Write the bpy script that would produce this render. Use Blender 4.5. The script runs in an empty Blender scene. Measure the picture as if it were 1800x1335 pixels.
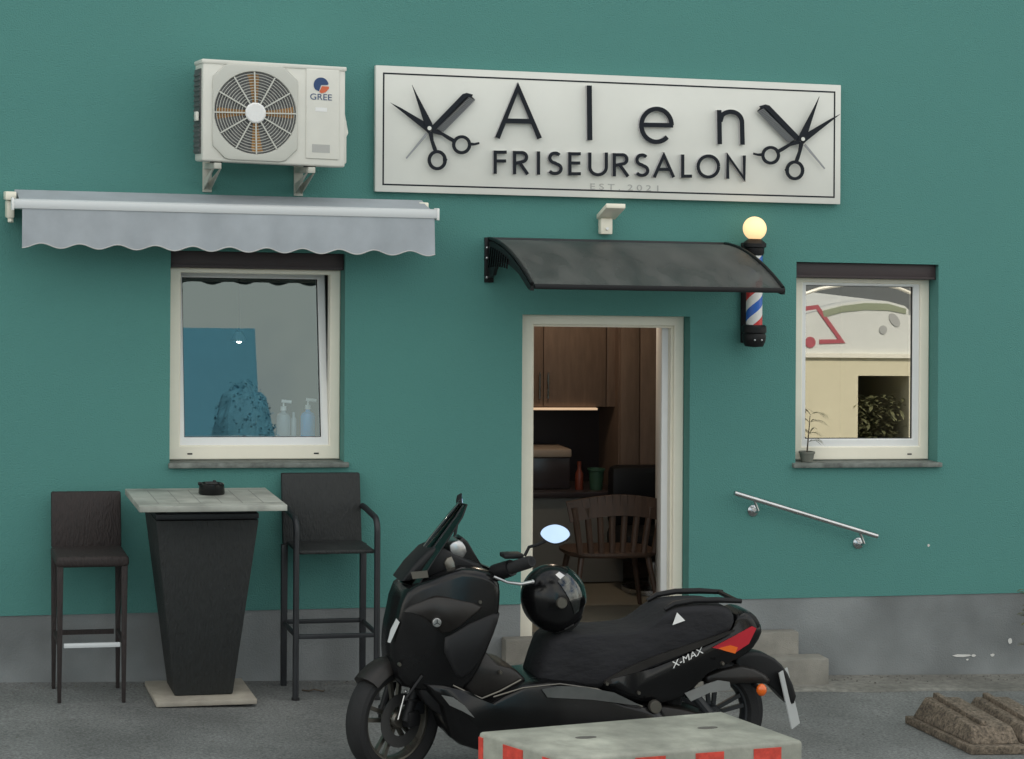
import bpy, bmesh, math, random
from mathutils import Vector, Matrix, noise
random.seed(7)
S = bpy.context.scene
COL = S.collection
# ------------------------------------------------------------------ camera
FPX, CAMH, ROWH, TT, RHO, SLOPE = 4000.0, 2.9, 325.0, .28, .006, .022
TH = math.atan(TT); DW = FPX/300*math.cos(TH)
CAM = Vector((-DW*TT, -DW, CAMH))
R0 = Vector((math.cos(TH), -math.sin(TH), 0)); U0 = Vector((0, 0, 1))
FW = Vector((math.sin(TH), math.cos(TH), 0))
RI = R0*math.cos(RHO)+U0*math.sin(RHO); UP = -R0*math.sin(RHO)+U0*math.cos(RHO)
cd = bpy.data.cameras.new('camera'); cam = bpy.data.objects.new('camera', cd); COL.objects.link(cam)
cd.sensor_fit = 'HORIZONTAL'; cd.sensor_width = 36; cd.lens = FPX/1800*36
cd.shift_y = -(667.5-ROWH)/1800; cd.clip_end = 500; cd.clip_start = .1
m = Matrix((RI, UP, -FW)).transposed().to_4x4(); m.translation = CAM
cam.matrix_world = m; S.camera = cam
# ------------------------------------------------------------------ world, sun, exposure
w = bpy.data.worlds.new('World'); S.world = w; w.use_nodes = True
SUN_EL, SUN_AZ = math.radians(42), math.radians(12)      # the sun stands behind the building
nt = w.node_tree; bg = nt.nodes['Background']
sky = nt.nodes.new('ShaderNodeTexSky'); sky.sky_type = 'NISHITA'; sky.sun_disc = False
sky.sun_elevation = SUN_EL; sky.sun_rotation = SUN_AZ; sky.air_density = 1.0; sky.dust_density = 2.5; sky.ozone_density = 1.0
tc = nt.nodes.new('ShaderNodeTexCoord'); nz = nt.nodes.new('ShaderNodeTexNoise')
nz.inputs['Scale'].default_value = 2.6; nz.inputs['Detail'].default_value = 8; nz.inputs['Roughness'].default_value = .6
cr = nt.nodes.new('ShaderNodeValToRGB'); cr.color_ramp.elements[0].position = .36; cr.color_ramp.elements[1].position = .6
mx = nt.nodes.new('ShaderNodeMixRGB'); mx.inputs[2].default_value = (8.9, 8.7, 7.9, 1)
nt.links.new(tc.outputs['Generated'], nz.inputs['Vector']); nt.links.new(nz.outputs['Fac'], cr.inputs['Fac'])
nt.links.new(cr.outputs['Color'], mx.inputs[0]); nt.links.new(sky.outputs['Color'], mx.inputs[1])
nt.links.new(mx.outputs['Color'], bg.inputs['Color']); bg.inputs['Strength'].default_value = .12
sl = bpy.data.lights.new('sun', 'SUN'); sl.energy = 3.2; sl.angle = math.radians(.5); sl.color = (1, .94, .84)
so = bpy.data.objects.new('sun', sl); COL.objects.link(so)
sd = Vector((math.sin(SUN_AZ)*math.cos(SUN_EL), math.cos(SUN_AZ)*math.cos(SUN_EL), math.sin(SUN_EL)))
so.rotation_euler = sd.to_track_quat('Z', 'Y').to_euler(); so.location = (0, 30, 30)
S.view_settings.view_transform = 'Standard'; S.view_settings.look = 'None'
S.view_settings.exposure = .86; S.view_settings.gamma = 1

# ------------------------------------------------------------------ helpers
# The street runs downhill to the right; the facade's level lines follow it.  All modelling is done
# in "street" coordinates (level lines horizontal), build() lowers every vertex by SLOPE * x.
def ray(u, v):
    return FW+RI*((u-900)/FPX)-UP*((v-ROWH)/FPX)
def P(u, v, y=0.0):
    d = ray(u, v); t = (y-CAM.y)/d.y; p = CAM+d*t
    return Vector((p.x, y, p.z+SLOPE*p.x))
GX = .025
def gz(x): return -GX*x
def G(u, v, h=0.0):                                      # point on the ground (or h above it)
    d = ray(u, v)
    t = (h-CAM.z-(SLOPE+GX)*CAM.x)/(d.z+(SLOPE+GX)*d.x); p = CAM+d*t
    return Vector((p.x, p.y, p.z+SLOPE*p.x))
def px_(u, v, y=0.0): return P(u, v, y).x
def pz_(u, v, y=0.0): return P(u, v, y).z

class MB:
    def __init__(s): s.v = []; s.f = []; s.k = 0
    def add(s, vs, fs):
        o = len(s.v); s.v += [Vector(q) for q in vs]; s.f += [tuple(i+o for i in q) for q in fs]; return s
    def bm(s, b):
        b.verts.index_update(); s.add([q.co.copy() for q in b.verts], [[q.index for q in f.verts] for f in b.faces]); b.free(); return s
    def box(s, x0, x1, y0, y1, z0, z1, bev=0, seg=2):
        return s.hexa([(x0, y0, z0), (x1, y0, z0), (x1, y1, z0), (x0, y1, z0)], [(x0, y0, z1), (x1, y0, z1), (x1, y1, z1), (x0, y1, z1)], bev, seg)
    def hexa(s, a, c, bev=0, seg=2):
        b = bmesh.new(); vs = [b.verts.new(q) for q in list(a)+list(c)]
        for f in ((3, 2, 1, 0), (4, 5, 6, 7), (0, 1, 5, 4), (1, 2, 6, 5), (2, 3, 7, 6), (3, 0, 4, 7)): b.faces.new([vs[i] for i in f])
        bmesh.ops.recalc_face_normals(b, faces=b.faces)
        if bev: bmesh.ops.bevel(b, geom=list(b.edges), offset=bev, segments=seg, affect='EDGES', profile=.5)
        return s.bm(b)
    def bar(s, p, q, a, c, up=(0, 0, 1), bev=0):          # rectangular bar between two points
        p, q = Vector(p), Vector(q); d = (q-p).normalized(); up = Vector(up)
        x = d.cross(up).normalized()*a/2; y = x.cross(d).normalized()*c/2
        return s.hexa([p-x-y, p+x-y, p+x+y, p-x+y], [q-x-y, q+x-y, q+x+y, q-x+y], bev)
    def rings(s, rs, cap=True, closed=True):
        n = len(rs[0]); vs = [q for r in rs for q in r]; fs = []
        for i in range(len(rs)-1):
            for j in range(n if closed else n-1):
                k = (j+1) % n; fs.append((i*n+j, i*n+k, (i+1)*n+k, (i+1)*n+j))
        if cap: fs += [tuple(range(n))[::-1], tuple((len(rs)-1)*n+j for j in range(n))]
        return s.add(vs, fs)
    def tube(s, pts, r, n=10, closed=False):
        pts = [Vector(q) for q in pts]; N = len(pts); rr = r if isinstance(r, (list, tuple)) else [r]*N
        up = None; rs = []
        for i in range(N):
            if closed: d = pts[(i+1) % N]-pts[i-1]
            else: d = pts[min(i+1, N-1)]-pts[max(i-1, 0)]
            d.normalize()
            if up is None: up = Vector((0, 0, 1)) if abs(d.z) < .9 else Vector((1, 0, 0))
            x = d.cross(up)
            if x.length < 1e-4: x = d.orthogonal()
            x.normalize(); up = x.cross(d)
            rs.append([pts[i]+x*math.cos(2*math.pi*j/n)*rr[i]+up*math.sin(2*math.pi*j/n)*rr[i] for j in range(n)])
        if closed: rs.append(rs[0])
        return s.rings(rs, not closed)
    def lathe(s, c, prof, ax=(0, 0, 1), n=28):
        ax = Vector(ax).normalized(); x = ax.orthogonal().normalized(); y = ax.cross(x); c = Vector(c)
        return s.rings([[c+ax*h+(x*math.cos(2*math.pi*j/n)+y*math.sin(2*math.pi*j/n))*max(r, 1e-4) for j in range(n)] for r, h in prof])
    def prism(s, pts, ext):
        ext = Vector(ext); pts = [Vector(q) for q in pts]; return s.rings([pts, [q+ext for q in pts]])
    def sphere(s, c, r, n=20, sc=(1, 1, 1)):
        b = bmesh.new(); bmesh.ops.create_uvsphere(b, u_segments=n, v_segments=n//2+2, radius=r)
        for q in b.verts: q.co = Vector(c)+Vector((q.co.x*sc[0], q.co.y*sc[1], q.co.z*sc[2]))
        return s.bm(b)
    def stroke(s, pts, wd, y0, y1, wds=None):              # flat lettering stroke in the xz plane, mitred
        s.k += 1; y0 = y0-s.k*.0002; P2 = [Vector((q[0], q[1])) for q in pts]; N = len(P2); L = []; Rr = []
        for i in range(N):
            a = (P2[i]-P2[i-1]).normalized() if i else (P2[1]-P2[0]).normalized()
            b = (P2[i+1]-P2[i]).normalized() if i < N-1 else a
            t = (a+b).normalized(); nn = Vector((-t.y, t.x)); h = (wds[i] if wds else wd)/2/max(.5, t.dot(a))
            L.append(P2[i]+nn*h); Rr.append(P2[i]-nn*h)
        vs = []; fs = []
        for i in range(N): vs += [(L[i].x, y0, L[i].y), (Rr[i].x, y0, Rr[i].y), (L[i].x, y1, L[i].y), (Rr[i].x, y1, Rr[i].y)]
        for i in range(N-1):
            o = 4*i; fs += [(o, o+4, o+5, o+1), (o+2, o+3, o+7, o+6), (o, o+2, o+6, o+4), (o+1, o+5, o+7, o+3)]
        fs += [(0, 1, 3, 2), (4*N-4, 4*N-2, 4*N-1, 4*N-3)]
        return s.add(vs, fs)
    def xf(s, fn): s.v = [Vector(fn(q)) for q in s.v]; return s
    def build(s, name, mat, parent=None, smooth=35):
        me = bpy.data.meshes.new(name); org = ORG.get(parent.name, Vector()) if parent else Vector()
        me.from_pydata([(q.x-org.x, q.y-org.y, q.z-SLOPE*q.x-org.z) for q in s.v], [], s.f)
        b = bmesh.new(); b.from_mesh(me); bmesh.ops.recalc_face_normals(b, faces=b.faces); b.to_mesh(me); b.free()
        if smooth:
            me.shade_smooth(); me.set_sharp_from_angle(angle=math.radians(smooth))
        for q in (mat if isinstance(mat, (list, tuple)) else [mat]): me.materials.append(q)
        o = bpy.data.objects.new(name, me); COL.objects.link(o)
        if parent: o.parent = parent; ORG[o.name] = org
        return o
ORG = {}
def thing(name, label, cat, at, group=None):
    o = bpy.data.objects.new(name, None); COL.objects.link(o); o.empty_display_size = .1
    p = Vector((at[0], at[1], at[2]-SLOPE*at[0])); o.location = p; ORG[o.name] = p
    o['label'] = label; o['category'] = cat
    if group: o['group'] = group
    return o
def tag(o, label, cat, group=None):
    o['label'] = label; o['category'] = cat
    if group: o['group'] = group
    return o
def arc(cx, cz, r, a0, a1, n=16, rz=None):
    return [(cx+r*math.cos(math.radians(a0+(a1-a0)*i/n)), cz+(rz or r)*math.sin(math.radians(a0+(a1-a0)*i/n))) for i in range(n+1)]
def text_mesh(txt, size, fn, depth=.001):                  # built-in font to mesh data
    cu = bpy.data.curves.new('t', 'FONT'); cu.body = txt; cu.size = size; cu.extrude = depth
    o = bpy.data.objects.new('t', cu); COL.objects.link(o)
    me = bpy.data.meshes.new_from_object(o.evaluated_get(bpy.context.evaluated_depsgraph_get()))
    b = MB(); b.add([fn(q.co) for q in me.vertices], [tuple(p.vertices) for p in me.polygons])
    bpy.data.objects.remove(o); bpy.data.curves.remove(cu); bpy.data.meshes.remove(me)
    return b

# ------------------------------------------------------------------ materials
def mat(name, c, rough=.6, metal=0, var=0, vs=3.0, bump=0, bs=60.0, spec=.5, coat=0, c2=None, vs2=None, stretch=None, trans=0):
    m = bpy.data.materials.new(name); m.use_nodes = True; t = m.node_tree; b = t.nodes['Principled BSDF']
    b.inputs['Base Color'].default_value = (*c, 1); b.inputs['Roughness'].default_value = rough; b.inputs['Metallic'].default_value = metal
    b.inputs['Specular IOR Level'].default_value = spec; b.inputs['Coat Weight'].default_value = coat; b.inputs['Coat Roughness'].default_value = .08
    b.inputs['Transmission Weight'].default_value = trans
    co = t.nodes.new('ShaderNodeTexCoord'); vec = co.outputs['Object']
    if stretch:
        mp = t.nodes.new('ShaderNodeMapping'); mp.inputs['Scale'].default_value = stretch; t.links.new(vec, mp.inputs[0]); vec = mp.outputs[0]
    if var:
        n = t.nodes.new('ShaderNodeTexNoise'); n.inputs['Scale'].default_value = vs; n.inputs['Detail'].default_value = 6; n.inputs['Roughness'].default_value = .62
        t.links.new(vec, n.inputs['Vector'])
        r = t.nodes.new('ShaderNodeValToRGB'); r.color_ramp.elements[0].position = .3; r.color_ramp.elements[1].position = .7
        d = c2 or tuple(max(0, x*(1-var)) for x in c); e = c if c2 else tuple(min(1, x*(1+var)) for x in c)
        r.color_ramp.elements[0].color = (*d, 1); r.color_ramp.elements[1].color = (*e, 1)
        t.links.new(n.outputs['Fac'], r.inputs['Fac']); src = r.outputs['Color']
        if vs2:
            n2 = t.nodes.new('ShaderNodeTexNoise'); n2.inputs['Scale'].default_value = vs2; n2.inputs['Detail'].default_value = 3
            t.links.new(co.outputs['Object'], n2.inputs['Vector'])
            r2 = t.nodes.new('ShaderNodeValToRGB'); r2.color_ramp.elements[0].position = .35; r2.color_ramp.elements[1].position = .65
            r2.color_ramp.elements[0].color = (.72, .72, .72, 1); r2.color_ramp.elements[1].color = (1.18, 1.18, 1.18, 1)
            mm = t.nodes.new('ShaderNodeMixRGB'); mm.blend_type = 'MULTIPLY'; mm.inputs[0].default_value = 1
            t.links.new(src, mm.inputs[1]); t.links.new(n2.outputs['Fac'], r2.inputs['Fac']); t.links.new(r2.outputs['Color'], mm.inputs[2]); src = mm.outputs['Color']
        t.links.new(src, b.inputs['Base Color'])
        rr = t.nodes.new('ShaderNodeMapRange'); rr.inputs['To Min'].default_value = max(0, rough-.1); rr.inputs['To Max'].default_value = min(1, rough+.1)
        t.links.new(n.outputs['Fac'], rr.inputs['Value']); t.links.new(rr.outputs[0], b.inputs['Roughness'])
    if bump:
        n = t.nodes.new('ShaderNodeTexNoise'); n.inputs['Scale'].default_value = bs; n.inputs['Detail'].default_value = 4
        t.links.new(vec, n.inputs['Vector']); bp = t.nodes.new('ShaderNodeBump'); bp.inputs['Strength'].default_value = bump; bp.inputs['Distance'].default_value = .01
        t.links.new(n.outputs['Fac'], bp.inputs['Height']); t.links.new(bp.outputs[0], b.inputs['Normal'])
    return m
def emit(name, c, st):
    m = bpy.data.materials.new(name); m.use_nodes = True; b = m.node_tree.nodes['Principled BSDF']
    b.inputs['Base Color'].default_value = (*c, 1); b.inputs['Emission Color'].default_value = (*c, 1); b.inputs['Emission Strength'].default_value = st; return m
def pane_mat(name, tint, refl, rough=0.0, gc=(.95, .97, .96), mx=1.0):
    m = bpy.data.materials.new(name); m.use_nodes = True; t = m.node_tree; t.nodes.remove(t.nodes['Principled BSDF']); o = t.nodes['Material Output']
    a = t.nodes.new('ShaderNodeBsdfTransparent'); a.inputs[0].default_value = (*tint, 1)
    g = t.nodes.new('ShaderNodeBsdfGlossy'); g.inputs['Roughness'].default_value = rough; g.inputs[0].default_value = (*gc, 1)
    fr = t.nodes.new('ShaderNodeLayerWeight'); fr.inputs['Blend'].default_value = .25
    mr = t.nodes.new('ShaderNodeMapRange'); mr.inputs['To Min'].default_value = refl; mr.inputs['To Max'].default_value = mx
    s = t.nodes.new('ShaderNodeMixShader'); t.links.new(fr.outputs['Fresnel'], mr.inputs['Value'])
    t.links.new(mr.outputs[0], s.inputs[0]); t.links.new(a.outputs[0], s.inputs[1]); t.links.new(g.outputs[0], s.inputs[2]); t.links.new(s.outputs[0], o.inputs['Surface']); return m

M = dict(**{'return': mat('letter_side', (.50, .49, .50), .6)},
 teal=mat('teal_render', (.082, .250, .224), .85, var=.10, vs=1.1, bump=.55, bs=120, c2=(.076, .236, .214)),
 plinth=mat('grey_plinth_render', (.212, .226, .228), .9, var=.06, vs=2.2, bump=.35, bs=120, vs2=1.6),
 asphalt=mat('asphalt', (.166, .172, .167), .92, var=.5, vs=70, bump=.7, bs=160, vs2=1.3),
 concrete=mat('concrete', (.21, .20, .175), .9, var=.2, vs=7, bump=.4, bs=150, vs2=1.4),
 pave=mat('worn_pavement', (.185, .18, .16), .92, var=.3, vs=24, bump=.5, bs=150, vs2=1.6),
 white=mat('white_upvc', (.88, .83, .70), .35, var=.03, vs=6),
 whitec=mat('white_cool', (.80, .80, .79), .4, var=.03, vs=5),
 signw=mat('sign_white', (.72, .72, .67), .45, var=.04, vs=2.2),
 navy=mat('sign_black', (.007, .010, .016), .55, spec=.25),
 greyprint=mat('sign_grey_print', (.42, .42, .40), .5),
 comb=mat('comb_grey', (.27, .28, .29), .4),
 acw=mat('ac_white', (.70, .69, .63), .45, var=.06, vs=4),
 acg=mat('ac_grille', (.55, .55, .50), .45),
 acdark=mat('ac_dark', (.035, .04, .04), .6),
 fan=mat('fan_blade', (.34, .17, .045), .5, var=.3, vs=9),
 fanback=mat('coil_fins', (.10, .10, .10), .5, var=.4, vs=30),
 galv=mat('painted_bracket', (.50, .50, .44), .5, var=.15, vs=8),
 blue=mat('badge_blue', (.02, .055, .16), .4), orange=mat('badge_orange', (.65, .13, .05), .4),
 fabric=mat('awning_fabric', (.36, .39, .42), .9, var=.12, vs=3.5, bump=.1, bs=300),
 hem=mat('hem_tape', (.48, .48, .47), .8),
 alu=mat('white_aluminium', (.62, .64, .65), .35),
 brown=mat('brown_shutter', (.042, .030, .032), .55, var=.15, vs=8, stretch=(1, 1, 30)),
 stone=mat('sill_stone', (.15, .165, .15), .7, var=.45, vs=16, bump=.2),
 black=mat('black_plastic', (.008, .008, .009), .5, var=.2, vs=6, spec=.3),
 blackg=mat('black_gloss', (.005, .005, .0055), .24, coat=.08, var=.2, vs=5, spec=.3),
 blackm=mat('black_matte_panel', (.014, .012, .011), .42, var=.25, vs=7, bump=.05, spec=.4),
 rubber=mat('rubber', (.010, .010, .011), .8, var=.25, vs=12, bump=.2, bs=80),
 seat=mat('seat_cover', (.009, .009, .0115), .85, var=.3, vs=7, bump=1.0, bs=11, stretch=(1, 1, 2.2)),
 steel=mat('steel', (.55, .56, .57), .28, 1, var=.12, vs=10),
 grey=mat('grey_plastic', (.075, .08, .078), .5, var=.2, vs=9), greyl=mat('light_grey_plastic', (.17, .175, .17), .55, var=.1, vs=9),
 rim=mat('wheel_rim', (.16, .15, .13), .35, .8),
 wicker=mat('brown_wicker', (.024, .017, .016), .7, var=.3, vs=70, bump=.7, bs=110, stretch=(1, 1, .25)),
 wickerb=mat('black_wicker', (.017, .019, .019), .65, var=.28, vs=70, bump=.7, bs=110, stretch=(1, 1, .25)),
 darkmetal=mat('dark_metal', (.016, .018, .021), .5, var=.2, vs=9),
 tabletop=mat('table_top', (.36, .37, .33), .5, var=.15, vs=5, stretch=(1, 9, 1), vs2=6),
 tablebase=mat('table_base_wood', (.33, .30, .25), .75, var=.2, vs=8),
 red=mat('red_tape', (.60, .06, .04), .45, var=.28, vs=26), boxw=mat('white_paint_block', (.34, .345, .29), .6, var=.24, vs=9, bump=.2, bs=60, vs2=2.5),
 polyc=pane_mat('tinted_polycarbonate', (.44, .45, .45), .06, .45, mx=.30),
 dirt=mat('dust_film', (.30, .30, .28), .9),
 glass=pane_mat('window_glass', (.70, .78, .80), .095, gc=(.80, .98, 1.0)),
 glassr=pane_mat('reflective_glass', (.5, .53, .53), .33),
 screen=pane_mat('smoke_screen', (.22, .25, .25), .06),
 mirror=mat('mirror', (.50, .66, .92), .02, 1),
 tail=mat('tail_red', (.45, .012, .025), .15, coat=.6), amber=mat('amber', (.75, .13, .01), .2, coat=.5),
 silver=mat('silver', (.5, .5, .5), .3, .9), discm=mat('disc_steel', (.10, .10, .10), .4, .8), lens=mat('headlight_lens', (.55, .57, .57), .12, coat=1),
 wood=mat('kitchen_wood', (.17, .115, .085), .6, var=.18, vs=5, stretch=(7, 7, 1)),
 woodd=mat('chair_wood', (.062, .034, .022), .5, var=.3, vs=6, stretch=(6, 6, 1)),
 roomw=mat('room_wall', (.20, .195, .18), .9, var=.05), tile=mat('floor_tile', (.22, .20, .16), .5, var=.15, vs=3),
 splash=mat('dark_splash', (.045, .035, .037), .3), beige=mat('beige', (.36, .28, .22), .5),
 green=mat('green_cup', (.045, .11, .07), .4), redb=mat('red_bottle', (.18, .04, .022), .4),
 rubble=mat('recycled_rubber', (.17, .135, .10), .95, var=.75, vs=60, bump=1.0, bs=130, vs2=14),
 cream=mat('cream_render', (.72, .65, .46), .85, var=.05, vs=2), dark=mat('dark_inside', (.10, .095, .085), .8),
 wareh=mat('warehouse_sheet', (.13, .14, .14), .7, var=.1, vs=1),
 pink=mat('faded_red', (.45, .10, .12), .6),
 plate=mat('plate_white', (.42, .43, .43), .5),
 grit=mat('grit', (.12, .115, .10), .9, var=.6, vs=30),
 joint=mat('joint_grey', (.24, .245, .225), .7),
 olive=mat('olive_band', (.30, .33, .22), .7),
 slate=mat('blue_render', (.17, .46, .62), .8, var=.05, vs=.4), leaf=mat('leaf', (.13, .13, .06), .6, var=.5, vs=18),
 leafd=mat('leaf_blue', (.15, .40, .53), .7, var=.1, vs=8), bark=mat('bark', (.07, .05, .035), .9, var=.3, vs=20),
 terracotta=mat('pot', (.16, .165, .14), .8, var=.15, vs=14), bottle=mat('clear_bottle', (.36, .40, .44), .25), gel=mat('blue_gel', (.0, .36, .80), .25),
 chip=mat('paint_chip', (.66, .65, .62), .8), roof=mat('roof_sheet', (.12, .1, .09), .8),
 globe=emit('lit_globe', (1.0, .66, .34), .50), strip=emit('strip_light', (1, .72, .48), .26), bulb=emit('bulb', (1, .9, .75), 30),
)
def stripes():
    m = bpy.data.materials.new('barber_stripes'); m.use_nodes = True; t = m.node_tree; b = t.nodes['Principled BSDF']; b.inputs['Roughness'].default_value = .15
    co = t.nodes.new('ShaderNodeTexCoord'); sp = t.nodes.new('ShaderNodeSeparateXYZ'); t.links.new(co.outputs['Object'], sp.inputs[0])
    at = t.nodes.new('ShaderNodeMath'); at.operation = 'ARCTAN2'; t.links.new(sp.outputs['Y'], at.inputs[0]); t.links.new(sp.outputs['X'], at.inputs[1])
    k = t.nodes.new('ShaderNodeMath'); k.operation = 'MULTIPLY_ADD'; k.inputs[1].default_value = -1/(2*math.pi); t.links.new(at.outputs[0], k.inputs[0])
    z = t.nodes.new('ShaderNodeMath'); z.operation = 'MULTIPLY_ADD'; z.inputs[1].default_value = 4.1; z.inputs[2].default_value = .12
    t.links.new(sp.outputs['Z'], z.inputs[0]); t.links.new(z.outputs[0], k.inputs[2])
    fr = t.nodes.new('ShaderNodeMath'); fr.operation = 'FRACT'; t.links.new(k.outputs[0], fr.inputs[0])
    r = t.nodes.new('ShaderNodeValToRGB'); r.color_ramp.interpolation = 'CONSTANT'; e = r.color_ramp.elements
    e[0].color = (.72, .72, .70, 1); e[1].position = .25; e[1].color = (.02, .12, .50, 1)
    for p, c in ((.5, (.72, .72, .70, 1)), (.75, (.55, .03, .03, 1))): q = e.new(p); q.color = c
    t.links.new(fr.outputs[0], r.inputs['Fac']); t.links.new(r.outputs['Color'], b.inputs['Base Color']); return m
def dusty(m):      # dust settled in cloudy runs on the clear sheet
    t = m.node_tree; out = t.nodes['Material Output']; src = out.inputs['Surface'].links[0].from_socket
    d = t.nodes.new('ShaderNodeBsdfDiffuse'); d.inputs[0].default_value = (.20, .20, .19, 1)
    co = t.nodes.new('ShaderNodeTexCoord'); mp = t.nodes.new('ShaderNodeMapping'); mp.inputs['Scale'].default_value = (1, .45, .45); n = t.nodes.new('ShaderNodeTexNoise')
    n.inputs['Scale'].default_value = 5; n.inputs['Detail'].default_value = 5; t.links.new(co.outputs['Object'], mp.inputs[0]); t.links.new(mp.outputs[0], n.inputs['Vector'])
    r = t.nodes.new('ShaderNodeMapRange'); r.inputs['From Min'].default_value = .35; r.inputs['From Max'].default_value = .65; r.inputs['To Min'].default_value = .05; r.inputs['To Max'].default_value = .40
    s = t.nodes.new('ShaderNodeMixShader'); t.links.new(n.outputs['Fac'], r.inputs['Value']); t.links.new(r.outputs[0], s.inputs[0]); t.links.new(src, s.inputs[1]); t.links.new(d.outputs[0], s.inputs[2]); t.links.new(s.outputs[0], out.inputs['Surface'])
dusty(M['polyc'])
M['stripes'] = stripes()

# ------------------------------------------------------------------ ground
b = MB(); xs = [-60, -20, -8, -4, 0, 4, 8, 20, 60]; ys = [-90, -30, -14, -8, -4, -1.2, .3, 20]
b.add([(x, y, gz(x)) for y in ys for x in xs], [(j*9+i, j*9+i+1, j*9+i+10, j*9+i+9) for j in range(len(ys)-1) for i in range(8)])
o = b.build('asphalt_ground', M['asphalt'], smooth=0); o['kind'] = 'structure'
b = MB()                                                # old concrete strip along the foot of the facade, crumbling front edge
N = 60; front = [(.2+i*9/N, -.34-.05*noise.noise(Vector((i*.35, 2, 0)))-.16*i/N) for i in range(N+1)]
top = [(x, y, gz(x)+.012) for x, y in front]; back = [(x, -.002, gz(x)+.016) for x, y in front]
low = [(x, y-.03, gz(x)+.001) for x, y in front]
b.add(top+back+low, [(i, i+1, N+2+i, N+1+i) for i in range(N)]+[(2*N+2+i, 2*N+3+i, i+1, i) for i in range(N)])
o = b.build('pavement_strip', M['pave'], smooth=0); o['kind'] = 'structure'

random.seed(21); b = MB()
for i in range(900):
    x = random.uniform(-3.4, 3.8); y = -.03-abs(random.gauss(0, .10)) if i < 330 else random.uniform(-3.6, -.05); r = random.uniform(.003, .009 if i < 330 else .006); z = gz(x)+(.016 if x > .2 and y > -.3 else 0)
    pts = [Vector((x+r*random.uniform(.6, 1.3)*math.cos(a), y+r*random.uniform(.6, 1.3)*math.sin(a), z)) for a in (0, 1.3, 2.5, 3.8, 5.1)]
    o_ = len(b.v); b.v += pts+[Vector((x, y, z+r*.9))]; b.f += [(o_+j, o_+(j+1) % 5, o_+5) for j in range(5)]
o = b.build('grit', M['grit'], smooth=0); o['kind'] = 'stuff'

# ------------------------------------------------------------------ the salon building
YF = .12                                                # depth of the window frames inside the wall
WL = (px_(299, 640, 0)-.0, px_(606, 640, 0), pz_(450, 815, 0), 2.475)
WR = (px_(1399, 640, 0), px_(1649, 640, 0), pz_(1520, 815, 0), pz_(1520, 463, 0))
DR = (px_(917, 800, 0), px_(1212, 800, 0), .20, pz_(1050, 555, 0))
PLZ = .44
bld = thing('salon_building', 'teal rendered hair salon building with grey plinth, two windows and open doorway', 'building', (0, 0, 0))
xs = sorted([-11, 11, WL[0], WL[1], WR[0], WR[1], DR[0], DR[1]]); zs = sorted([PLZ, 7.4, WL[2], WL[3], WR[2], WR[3], DR[3]])
def hole(x, z):
    return any(a[0] < x < a[1] and a[2] < z < a[3] for a in (WL, WR, DR))
b = MB(); TW = .36
for i in range(len(xs)-1):
    for j in range(len(zs)-1):
        if hole((xs[i]+xs[i+1])/2, (zs[j]+zs[j+1])/2): continue
        x0, x1, z0, z1 = xs[i], xs[i+1], zs[j], zs[j+1]
        b.add([(x0, 0, z0), (x1, 0, z0), (x1, 0, z1), (x0, 0, z1)], [(0, 1, 2, 3)])
        b.add([(x0, TW, z0), (x1, TW, z0), (x1, TW, z1), (x0, TW, z1)], [(3, 2, 1, 0)])
for a in (WL, WR, DR):
    x0, x1, z0, z1 = a; z0 = max(z0, PLZ)
    for q in ([(x0, 0, z0), (x0, TW, z0), (x0, TW, z1), (x0, 0, z1)], [(x1, 0, z0), (x1, 0, z1), (x1, TW, z1), (x1, TW, z0)],
              [(x0, 0, z1), (x0, TW, z1), (x1, TW, z1), (x1, 0, z1)]): b.add(q, [(0, 1, 2, 3)])
    if a is not DR: b.add([(x0, 0, z0), (x1, 0, z0), (x1, TW, z0), (x0, TW, z0)], [(0, 1, 2, 3)])
# gables, rear and flat roof close the volume
b.add([(-11, 0, -.3), (-11, 10, -.3), (-11, 10, 7.4), (-11, 0, 7.4)], [(0, 1, 2, 3)]); b.add([(11, 0, -.6), (11, 10, -.6), (11, 10, 7.4), (11, 0, 7.4)], [(0, 1, 2, 3)])
b.add([(-11, 10, -.6), (11, 10, -.6), (11, 10, 7.4), (-11, 10, 7.4)], [(0, 1, 2, 3)])
b.build('wall', M['teal'], bld, smooth=0)
MB().box(-11.3, 11.3, -.25, 10.3, 7.4, 7.6).build('roof', M['roof'], bld)
b = MB()
for x0, x1 in ((-11, DR[0]), (DR[1], 11)):
    b.box(x0, x1, .006, TW, -.7, PLZ)
b.build('plinth', M['plinth'], bld, smooth=0)
for u, v, a, c in ((1690, 1153, 22, 3), (1712, 1153, 6, 2.5), (1745, 1152, 5, 3), (1776, 1127, 5, 7), (1701, 1160, 3, 2), (1632, 959, 3, 3)):
    p = P(u, v, -.0); n = 9; b = MB()
    b.rings([[Vector((p.x+a/300*(.6+.4*random.random())*math.cos(2*math.pi*i/n), yy, p.z+c/300*(.6+.4*random.random())*math.sin(2*math.pi*i/n)+(a<6)*.1*a/300*math.cos(2*math.pi*i/n))) for i in range(n)] for yy in (.0045, .0015 if u != 1632 else -.002)])
    b.build('paint_chip', M['chip'], bld, smooth=0)

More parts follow.
